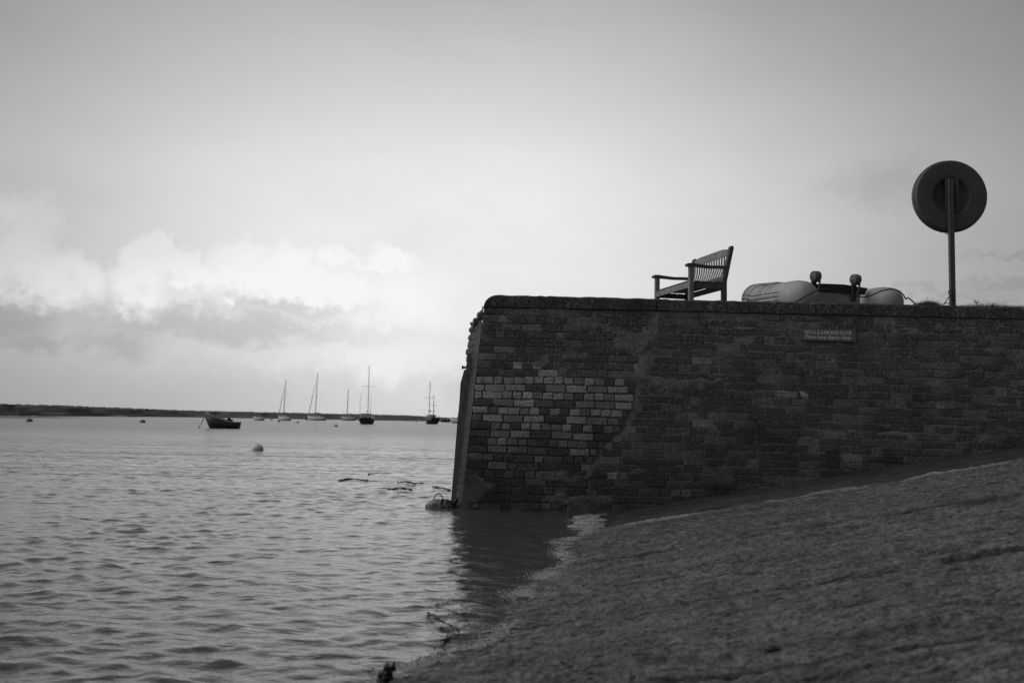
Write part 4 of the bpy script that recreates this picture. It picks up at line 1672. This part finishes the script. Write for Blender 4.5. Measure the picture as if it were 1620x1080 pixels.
def build_foam():
    rnd = random.Random(21)
    b = MB()
    vs, fs = [], []
    ico = bmesh.new()
    bmesh.ops.create_icosphere(ico, subdivisions=1, radius=1)
    iv = [v.co.copy() for v in ico.verts]
    ifc = [tuple(v.index for v in f.verts) for f in ico.faces]
    ico.free()

    def dot(x, y, z, r, sx, sy, sz):
        off = len(vs)
        for v in iv:
            k = rnd.uniform(.8, 1.2)
            vs.append((x + v.x * r * sx * k, y + v.y * r * sy * k, z + v.z * r * sz * k))
        fs.extend([tuple(off + i for i in f) for f in ifc])
    shore = {}
    for i in range(24000):
        Y = 2.9 + (10.0 - 2.9) * rnd.random() ** 1.25
        kY = round(Y, 1)
        if kY not in shore:
            shore[kY] = shore_pt(kY)
        a = math.sin(Y * 3.1) * .05 + math.sin(Y * 7.7 + 1) * .03
        s = abs(rnd.gauss(0, 1))
        dens = .55 + .45 * math.sin(Y * 5.3 + 2 * math.sin(Y * 2.2))
        if rnd.random() > .35 + .65 * dens:
            continue
        x = shore[kY] + a + rnd.gauss(-.01, .032 + .025 * dens)
        z = max(0.0, float(SLOPE * (x - shore[kY]))) * .95
        r = rnd.uniform(.0012, .0035) * (1 + Y * .07)
        dot(x, Y, z + .002, r, rnd.uniform(.9, 2.0), rnd.uniform(1, 2.2), .45)
    me = bpy.data.meshes.new('foam')
    me.from_pydata(vs, [], fs)
    me.materials.append(M_FOAM)
    f = link('foam_line', me, kind='stuff')
    me.materials[0] = mat('foam_scum', .34, .6, .4, 12, use_obj=False)
    tag(f, 'line of pale foam and bubbles along the waterline of the slip', 'foam')
    # thicker cakes of foam
    cakes = [([(922, 815, 7), (934, 814, 8), (944, 819, 8), (930, 824, 10), (918, 829, 8), (938, 829, 9), (908, 829, 5), (946, 826, 6)], .030, 'largest cake of foam in the corner between wall and slip'),
             ([(893, 874, 6), (902, 874, 7), (911, 876, 6), (920, 880, 5), (898, 882, 5), (926, 876, 4)], .016, 'round cake of foam drifting just off the slip'),
             ([(878, 905, 4), (888, 906, 5), (899, 907, 4)], .009, 'thin flat streak of foam nearest the camera')]
    for pts, hgt, lab in cakes:
        b = MB()
        o0 = on_z(pts[0][0], pts[0][1], 0)
        for x, y, r in pts:
            p = on_z(x, y + 3, 0) - o0
            rr = r / FPX * (o0.y)
            b.ball((p.x, p.y, 0), rr * .95, (2.3, 3.0, .30 * min(1, hgt / rr * 1.5)), 2, .1)
            for k in range(16):
                ang = rnd.uniform(0, 2 * PI)
                q = rnd.random() ** .5 * rr
                b.ball((p.x + math.cos(ang) * q, p.y + math.sin(ang) * q * 1.6, rnd.uniform(0, hgt * (1 - q / rr * .6))), rnd.uniform(.25, .5) * rr * .55, (1.2, 1.2, .65), 1, .22)
        w = b.build('foam_cake', M_FOAM)
        w.location = o0
        tag(w, lab, 'foam', 'cakes of foam by the slip')


build_foam()


def stone(x, y, s, label):
    d = ray(x, y)
    # intersect the slope plane approx
    t = 1.0
    for k in range(400):
        p = Vector((0, 0, CAM_H)) + d * (k * .00002 * 1 + .0005)
        if p.z < float(slip_z(np.array([p.x]), np.array([p.y]))[0]):
            break
    rnd = random.Random(int(x))
    b = MB()
    b.ball((0, 0, 0), s, (1.25, .9, .6), 2, .10)
    w = b.build('stone', M_STONE)
    w.location = p + Vector((0, 0, s * .3))
    tag(w, label, 'stone', 'loose stones on the slip')


stone(1221, 1028, .022, 'dark egg shaped pebble lying alone on the slipway, largest on the slip')
stone(1000, 1072, .010, 'tiny dark pebble at the bottom edge of the slipway')
stone(1092, 986, .010, 'small dark pebble in the middle of the slipway')


# ------------------------------------------------------------------ BUOYS
def build_buoy_mesh(m, name):
    me = MB().lathe([(.01, -.45), (.30, -.40), (.46, -.2), (.50, 0), (.485, .12), (.43, .25), (.33, .355), (.18, .42), (.01, .445)], 24).mesh(name, m)
    return me


bm1, bm2 = build_buoy_mesh(M_BUOY, 'buoy'), build_buoy_mesh(M_BUOYD, 'buoy_dark')
ringme = MB().tube([(.05 * math.cos(a), 0, .44 + .05 * math.sin(a)) for a in [2 * PI * k / 12 for k in range(13)]], .02, 6).mesh('ring', M_IRON)


def horizon_y(x):
    return 660.5 + .018 * (x - 500)


def at_water(x, y):
    return on_z(x, max(y, horizon_y(x) + 1.5), 0)


for (x, y, wpx, me, lab) in ((407.5, 711.5, 18.5, bm1, 'nearest pale round mooring buoy, alone on the open water'),
                            (530.5, 674.8, 8.5, bm1, 'pale mooring buoy left of the black sterned yacht'),
                            (470, 669, 6.5, bm1, 'small pale buoy between two white yachts'),
                            (46.5, 666.8, 10.5, bm2, 'dark buoy off the mud bank, farthest left'),
                            (225.5, 668.3, 9.5, bm2, 'dark buoy left of the black open boat'),
                            (441, 667.0, 5, bm2, 'tiny buoy under the bow of the left yacht'),
                            (484.5, 664.6, 4, bm2, 'tiny buoy under the bow of the yacht with the furled foresail'),
                            (658, 668.2, 3, bm2, 'tiny dark buoy left of the two masted boat'),
                            (429.5, 664.0, 4, bm2, 'tiny dark marker between the small motorboat and the left yacht')):
    p = at_water(x, y)
    s = wpx / FPX * p.y
    o = link('mooring_buoy', me)
    o.location = (p.x, p.y, s * .05)
    o.scale = (s, s, s)
    tag(o, lab, 'buoy', 'mooring buoys on the water')
    if wpx > 6:
        r = link('ring', ringme, o)


# ------------------------------------------------------------------ OPEN BOAT
def build_open_boat():
    p = at_water(352, 677.2)
    D = p.y
    k = D / FPX
    L = 55 * k
    o = empty('open_boat', (p.x, p.y, 0), 'black open fishing boat with pale gunwale, bow raised, moored in mid channel', 'boat')
    # local x to the right = stern, pixel units scaled by k. stations: x, sheer height, keel, half beam
    st = [(-27.5, 23, 10, .3), (-25.5, 24.0, 4.5, 2.6), (-22, 22.3, 1.0, 5.4), (-16, 19.5, -2, 8.3), (-8, 16.5, -3, 10.2), (2, 13.2, -3, 10.8), (12, 10.5, -3, 10.2), (20, 9.5, -2.5, 9.2), (27, 9.8, -2, 8.2)]
    b = MB()
    secs = []
    for x, zt, zb, hb in st:
        sec = []
        for y, t in ((-1, 1), (-.93, .55), (-.66, .15), (0, 0), (.66, .15), (.93, .55), (1, 1)):
            xx = x + (0 if x < 20 else (1 - t) * -1.5)
            if x <= -22:
                xx += (1 - t) * (2.4 if x < -25 else 1.0)
            sec.append((xx * k, y * hb * k, (zb + (zt - zb) * t) * k))
        for y, t in ((.86, .97), (.75, .45), (0, .25), (-.75, .45), (-.86, .97)):
            sec.append((x * k * .985, y * hb * k, (zb + (zt - zb) * t) * k))
        secs.append(sec)
    b.loft(secs)
    b.build('hull', M_HULLDARK, o)
    for s in (-1, 1):
        b = MB()
        b.tube([(x * k, s * (hb + .1) * k, (zt + .3) * k) for x, zt, zb, hb in st], .75 * k, 6)
        b.build('gunwale', M_RAIL, o)
        b = MB()
        b.tube([(x * k, s * (hb * .995) * k, (zt - 3.0) * k) for x, zt, zb, hb in st[1:5]], .25 * k, 5)
        b.build('rubbing_strake', M_RAIL, o)
    b = MB()
    b.box((0, 0, 0), (1.6 * k, 16 * k, .8 * k))
    b.build('transom_cap', M_RAIL, o).location = (27 * k, 0, 10 * k)
    for x in (-6, 8):
        z = 11 if x < 0 else 8
        MB().box((x * k, 0, z * k), (3 * k, 18 * k, .6 * k)).build('thwart', M_RAIL, o)
    e = MB()
    e.box((9 * k, 0, 14.5 * k), (4 * k, 3.4 * k, 5 * k), Euler((0, .2, 0)), .8 * k)
    e.box((12.5 * k, 0, 13.0 * k), (5 * k, 3 * k, 3.4 * k), Euler((0, .5, 0)), .6 * k)
    e.build('engine_box', M_TRANSOM, o)
    MB().tube([(17 * k, -5 * k, 9 * k), (17 * k, -5 * k, 15 * k)], .35 * k, 6).build('tiller_post', M_IRON, o)
    b = MB()
    b.tube([(-27.2 * k, -.4 * k, 22 * k), (-29.5 * k, -.4 * k, 16 * k), (-31.5 * k, -.4 * k, 11 * k)], .8 * k, 6)
    b.build('stem_roller', M_RAIL, o)
    b = MB()
    b.tube([(-31.5 * k, 0, 11 * k), (-34 * k, 0, 7 * k), (-37.3 * k, 0, 1.2 * k)], .42 * k, 5)
    w = b.build('mooring_line', M_ROPE)
    w.location = o.location
    tag(w, 'taut mooring line from the raised bow of the black open boat', 'rope')
    b = MB()
    b.lathe([(.1 * k, -1 * k), (1.6 * k, 0), (1.2 * k, 1.2 * k), (.2 * k, 2.2 * k)], 12)
    w = b.build('mooring_float', M_BUOYD)
    w.location = (p.x - 37.3 * k, p.y, 0)
    tag(w, 'small dark float at the end of the black open boat mooring line', 'float')


build_open_boat()


# ------------------------------------------------------------------ YACHTS
def hull_mesh(L, B, H, m, sheer=.25, transom=.7):
    b = MB()
    secs = []
    for i in range(13):
        t = i / 12                      # 0 bow .. 1 stern
        hb = B / 2 * (math.sin(min(1, t * 1.55) * PI / 2) ** .8) * (1 - (1 - transom) * max(0, (t - .55) / .45) ** 2)
        hb = max(hb, .02 * B)
        zt = H * (1 + sheer * (1 - t) ** 2)
        zb = -.35 * H * math.sin(PI * min(1, t * 1.1 + .05)) if t < .95 else -.1 * H
        x = L / 2 - L * t
        sec = []
        for y, q in ((-1, 1), (-.96, .6), (-.72, .22), (0, 0), (.72, .22), (.96, .6), (1, 1)):
            xx = x - (1 - q) * (.09 * L * max(0, 1 - t * 5)) + (1 - q) * (.05 * L if t > .95 else 0)
            sec.append((xx, y * hb, zb + (zt - zb) * q))
        secs.append(sec)
    b.loft(secs)
    return b.mesh('hull', m)


def yacht(x, ybase, label, L, B, H, heading, mast_x, mast_h, hullm, cabin=True, masts=None, genoa=False, boom=True, spreaders=(.62,), stern_gear=False, lean=.0, furl=.0):
    """sizes in metres; heading: angle of the bow, radians in plan (0 = to the right, pi = to the left, pi/2 = away)"""
    p = at_water(x, ybase)
    o = empty('sailing_yacht', (p.x, p.y, 0), label, 'yacht', rz=heading)
    link('hull', hull_mesh(L, B, H, hullm), o)
    deck = H * .95
    pz = FPX / p.y                         # px per metre
    tk = max(.07, .95 / pz)
    if cabin:
        b = MB()
        secs = []
        for xx, w, hh in ((.24, .25, .04), (.20, .46, .42), (-.05, .60, .50), (-.17, .60, .52), (-.2, .56, .06)):
            secs.append([(xx * L, -w * B / 2, deck), (xx * L, -w * B / 2 * .86, deck + hh * H), (xx * L, w * B / 2 * .86, deck + hh * H), (xx * L, w * B / 2, deck)])
        b.loft(secs, smooth=False)
        c = b.build('cabin', M_CABIN, o)
        for s in (-1, 1):
            MB().box((0, s * B * .282, deck + .24 * H), (.24 * L, .03, .16 * H), Euler((s * .35, 0, 0))).build('window', M_WINDOW, c)
    ms = masts or [(mast_x, mast_h)]
    for i, (mx, mh) in enumerate(ms):
        rake = Vector((-.012 * mh, 0, 0)) + Vector((lean * math.cos(heading) * mh, -lean * math.sin(heading) * mh, 0))
        top = Vector((mx, 0, deck)) + rake + Vector((0, 0, mh))
        b = MB()
        b.tube([(mx, 0, deck - .1), tuple((Vector((mx, 0, deck)) + top) / 2), tuple(top)], [tk * .62, tk * .56, tk * .42], 7)
        mo = b.build('mast', M_MAST, o)
        for q in spreaders:
            c = Vector((mx, 0, deck)).lerp(top, q)
            w = B * .38
            MB().tube([c + Vector((0, -w, 0)), c, c + Vector((0, w, 0))], tk * .25, 5).build('spreader', M_MAST, mo)
        b = MB()
        sw = tk * .05
        base = Vector((mx, 0, deck))
        for s in (-1, 1):
            prev = base + Vector((0, s * B * .46, 0))
            for q in spreaders:
                c = base.lerp(top, q) + Vector((0, s * B * .38, 0))
                b.tube([prev, c], sw, 4)
                prev = c
            b.tube([prev, top], sw, 4)
        if i == 0:
            b.tube([(-L * .49, 0, deck), top], sw, 4)
            if not genoa:
                b.tube([(L * .47, 0, deck * 1.15), top], sw, 4)
        b.build('rigging', M_IRON, o)
        if i == 0 and genoa:
            a = Vector((L * .46, 0, deck * 1.2))
            f = a.lerp(top, .82)
            MB().tube([a, a.lerp(f, .12), a.lerp(f, .5), f], [tk * .35, tk * .62, tk * .5, tk * .22], 7).build('furled_genoa', M_CABIN, o)
            MB().tube([f, top], sw, 4).build('forestay', M_IRON, o)
        if boom:
            bl = L * .30 * (1 if i == 0 else .6)
            z = deck + .75 * H + .35
            bo = MB().tube([(mx, 0, z), (mx - bl, 0, z + .08)], tk * .4, 6).build('boom', M_MAST, o)
            MB().tube([(mx - .1, 0, z + tk * .8), (mx - bl * .5, 0, z + tk * .9), (mx - bl * .96, 0, z + tk * .6)], [tk * .9, tk * .8, tk * .4], 7).build('sail_cover', M_SAILCOVER, bo)
    # pulpit and guard rails
    b = MB()
    rw = tk * .16
    for s in (-1, 1):
        pts = [(L * .49, 0, deck * 1.2 + .55), (L * .36, s * B * .24, deck * 1.15 + .55), (L * .1, s * B * .45, deck + .5), (-L * .3, s * B * .45, deck + .5), (-L * .48, s * B * .34, deck + .5)]
        b.tube(pts, rw, 4)
        for q in pts[1:]:
            b.tube([(q[0], q[1], deck * .9), q], rw, 4)
    b.build('guard_rail', M_MAST, o)
    if stern_gear:
        for s in (-1, 1):
            MB().tube([(-L * .46, s * B * .33, deck), (-L * .46, s * B * .33, deck + 4.0)], tk * .28, 5).build('aerial_pole', M_MAST, o)
        MB().box((-L * .30, 0, deck + .42), (.8, B * .66, .8), None, .12).build('sprayhood', M_HULLGREY, o)
        MB().tube([(-L * .49, -B * .36, deck + .7), (-L * .5, 0, deck + .75), (-L * .49, B * .36, deck + .7)], tk * .25, 5).build('pushpit', M_MAST, o)
    return o


def pxm(x, y):
    return at_water(x, y).y / FPX


k = pxm(449, 665.2)
yacht(449.5, 665.2, 'white yacht with a single slender mast, leftmost of the yachts', 26 * k, 8 * k, 5.6 * k, PI - .5, 1.5 * k, 60 * k, M_HULLWHITE, lean=.018, genoa=True, boom=True, spreaders=(.55,))
k = pxm(501, 664.9)
yacht(501, 664.9, 'white yacht with furled foresail and dark boom cover', 34 * k, 9 * k, 5.4 * k, PI - .35, 3 * k, 69 * k, M_HULLWHITE, genoa=True, spreaders=(.5,), lean=.012)
k = pxm(551, 665)
yacht(551, 665, 'pale low yacht with one short thin mast, partly faint against the marsh', 26 * k, 7 * k, 5.0 * k, PI - .3, 2.5 * k, 45 * k, M_HULLGREY, cabin=True, boom=False, lean=.010, spreaders=(.5,))
k = pxm(581, 670.6)
yacht(581, 670.6, 'black hulled yacht seen from astern with tall mast and spreaders', 48 * k, 25.5 * k, 9.6 * k, PI / 2 - .02, 4 * k, 84 * k, M_HULLDARK, spreaders=(.60,), stern_gear=True, boom=True)
k = pxm(682, 670.4)
yacht(682, 670.4, 'dark two masted boat moored left of the quay corner', 34 * k, 19 * k, 10 * k, PI - 1.05, 8 * k, 58 * k, M_HULLDARK, masts=[(9 * k, 58 * k), (-7 * k, 36 * k)], spreaders=(.55,), lean=.012, boom=True)


def motor_boat(x, y, L, B, H, rz, hull, label, name='motor_boat', wheelhouse=1.0, fly=False):
    p = at_water(x, y)
    o = empty(name, (p.x, p.y, 0), label, 'motorboat', rz=rz)
    link('hull', hull_mesh(L, B, H, hull, .35, .9), o)
    if wheelhouse:
        b = MB()
        secs = []
        for xx, w, hh in ((.26, .40, .05), (.12, .62, .8), (-.12, .66, .85), (-.2, .62, .1)):
            secs.append([(xx * L, -w * B / 2, H * .92), (xx * L - .02 * L, -w * B / 2 * .85, H * (.95 + hh * wheelhouse)), (xx * L - .02 * L, w * B / 2 * .85, H * (.95 + hh * wheelhouse)), (xx * L, w * B / 2, H * .92)])
        b.loft(secs, smooth=False)
        c = b.build('wheelhouse', M_CABIN, o)
        for s in (-1, 1):
            MB().box((0, s * B * .30, H * (.95 + .5 * wheelhouse)), (.26 * L, .04, .3 * H * wheelhouse), Euler((s * .12, 0, 0))).build('window', M_WINDOW, c)
        if fly:
            MB().box((-.04 * L, 0, H * 2.25), (.36 * L, .55 * B, .12 * H), None, .02).build('roof', M_HULLDARK, o)
            b = MB()
            for sx in (-.18, .10):
                for s in (-1, 1):
                    b.tube([(sx * L, s * B * .24, H * 1.6), (sx * L, s * B * .24, H * 2.2)], .03 * H, 5)
            b.build('roof_post', M_MAST, o)
            MB().tube([(-.05 * L, 0, H * 2.3), (-.06 * L, 0, H * 3.2)], .03 * H, 5).build('aerial', M_MAST, o)
    b = MB()
    for s in (-1, 1):
        b.tube([(L * .47, s * B * .05, H * 1.5), (L * .3, s * B * .36, H * 1.45), (L * .02, s * B * .47, H * 1.25)], .035 * H, 5)
    b.build('guard_rail', M_MAST, o)
    return o


k = pxm(409, 665)
motor_boat(409, 665, 18.5 * k, 7 * k, 4.6 * k, PI - .2, M_HULLWHITE, 'small white cabin motorboat left of the yachts, low in the water')
k = pxm(704.5, 667.6)
motor_boat(704.5, 667.6, 17 * k, 7 * k, 4.2 * k, PI - .15, M_HULLDARK, 'low dark motorboat between the two masted boat and the quay', wheelhouse=.7)
k = pxm(728, 669.6)
motor_boat(728, 669.6, 33 * k, 12 * k, 6.2 * k, PI - .1, M_HULLWHITE, 'white motor cruiser half hidden behind the quay fender', name='motor_cruiser', fly=True)

# thin iron stake standing in the water on the left of the far yachts


# ------------------------------------------------------------------ FAR SHORE
def build_shore():
    ctl = [(-1500, 120), (-700, 150), (-200, 190), (0, 240), (110, 300), (200, 379), (300, 500), (450, 560), (600, 600), (740, 640), (900, 700), (1300, 800), (2000, 900)]
    top = [(-1500, 1.9), (-200, 2.2), (0, 3.0), (110, 3.4), (200, 3.5), (300, 3.6), (450, 3.7), (600, 3.7), (650, 3.6), (680, 3.0), (740, 2.4), (900, 2.2), (2000, 2.2)]
    xp = np.arange(-1500, 2000, .8)
    D = np.interp(xp, [c[0] for c in ctl], [c[1] for c in ctl])
    Ht = np.interp(xp, [c[0] for c in top], [c[1] for c in top])
    az = (xp - 810) / FPX
    rows = [(0, -.3), (2, .12), (8, .35), (14, .75), (22, .97), (40, 1.0), (90, 1.0), (260, .9), (420, -.1)]
    X = []
    Y = []
    Z = []
    jag = .06 * fbm(xp * .22, xp * 0, 4, 2) + .10 * np.clip(vnoise(xp * .09, xp * 0 + 3, 5) - .22, 0, 1)
    for r, (d, h) in enumerate(rows):
        sc = (d if d < 60 else d)
        dd = D + sc * (D / 500) + 6 * vnoise(xp * .05 + 7, xp * 0 + r, 3) * (1 if d < 60 else 0)
        X.append(az * dd)
        Y.append(dd)
        z = Ht * h
        if h > .3:
            z = z * (1 + jag * (1 if 3 <= r <= 6 else .3) + .05 * vnoise(xp * .6, xp * 0 + r, 9))
        Z.append(z)
    me = grid_mesh('far_shore', np.array(X), np.array(Y), np.array(Z), M_LAND, False)
    link('far_shore', me, kind='structure')
    # mud bank running out on the left, with a pale sand patch
    for nm, x0, x1, yf, yb, m, hz in (('mud_bank', -420, 156, 662.2, 658.2, M_MUD, .33), ('sand_bank', 168, 218, 659.4, 657.0, M_SAND, .5)):
        xx = np.linspace(x0, x1, 240)
        t = (xx - x0) / (x1 - x0)
        taper = np.clip((1 - t) * (6 if nm == 'mud_bank' else 2.2), 0, 1) * (1 if nm == 'mud_bank' else np.clip(t * 2.2, 0, 1))
        rowsX, rowsY, rowsZ = [], [], []
        for q in range(7):
            s = q / 6
            Xr, Yr, Zr = [], [], []
            for i, x in enumerate(xx):
                hy = horizon_y(x)
                df = CAM_H * FPX / max(1.0, (yf + (x - x0) * 0 + (0 if nm != 'mud_bank' else -.3)) - hy)
                if nm == 'mud_bank':
                    df = 143 + 60 * max(0, min(1, (x - 0) / 156)) + 5 * math.sin(x * .11)
                    dbk = df + (30 + 60 * (1 - t[i])) * (taper[i] * .8 + .2)
                else:
                    df = 330 + 8 * math.sin(x * .2)
                    dbk = df + 30
                d = df + (dbk - df) * s
                Xr.append((x - 810) / FPX * d)
                Yr.append(d)
                Zr.append((-.06 + (hz + .06) * math.sin(PI * (s * .9 + .05)) * taper[i]) * (1 + .25 * math.sin(x * .35) * math.sin(x * .13)))
            rowsX.append(Xr)
            rowsY.append(Yr)
            rowsZ.append(Zr)
        me = grid_mesh(nm, np.array(rowsX), np.array(rowsY), np.array(rowsZ), m, True)
        link(nm, me, kind='structure')


build_shore()
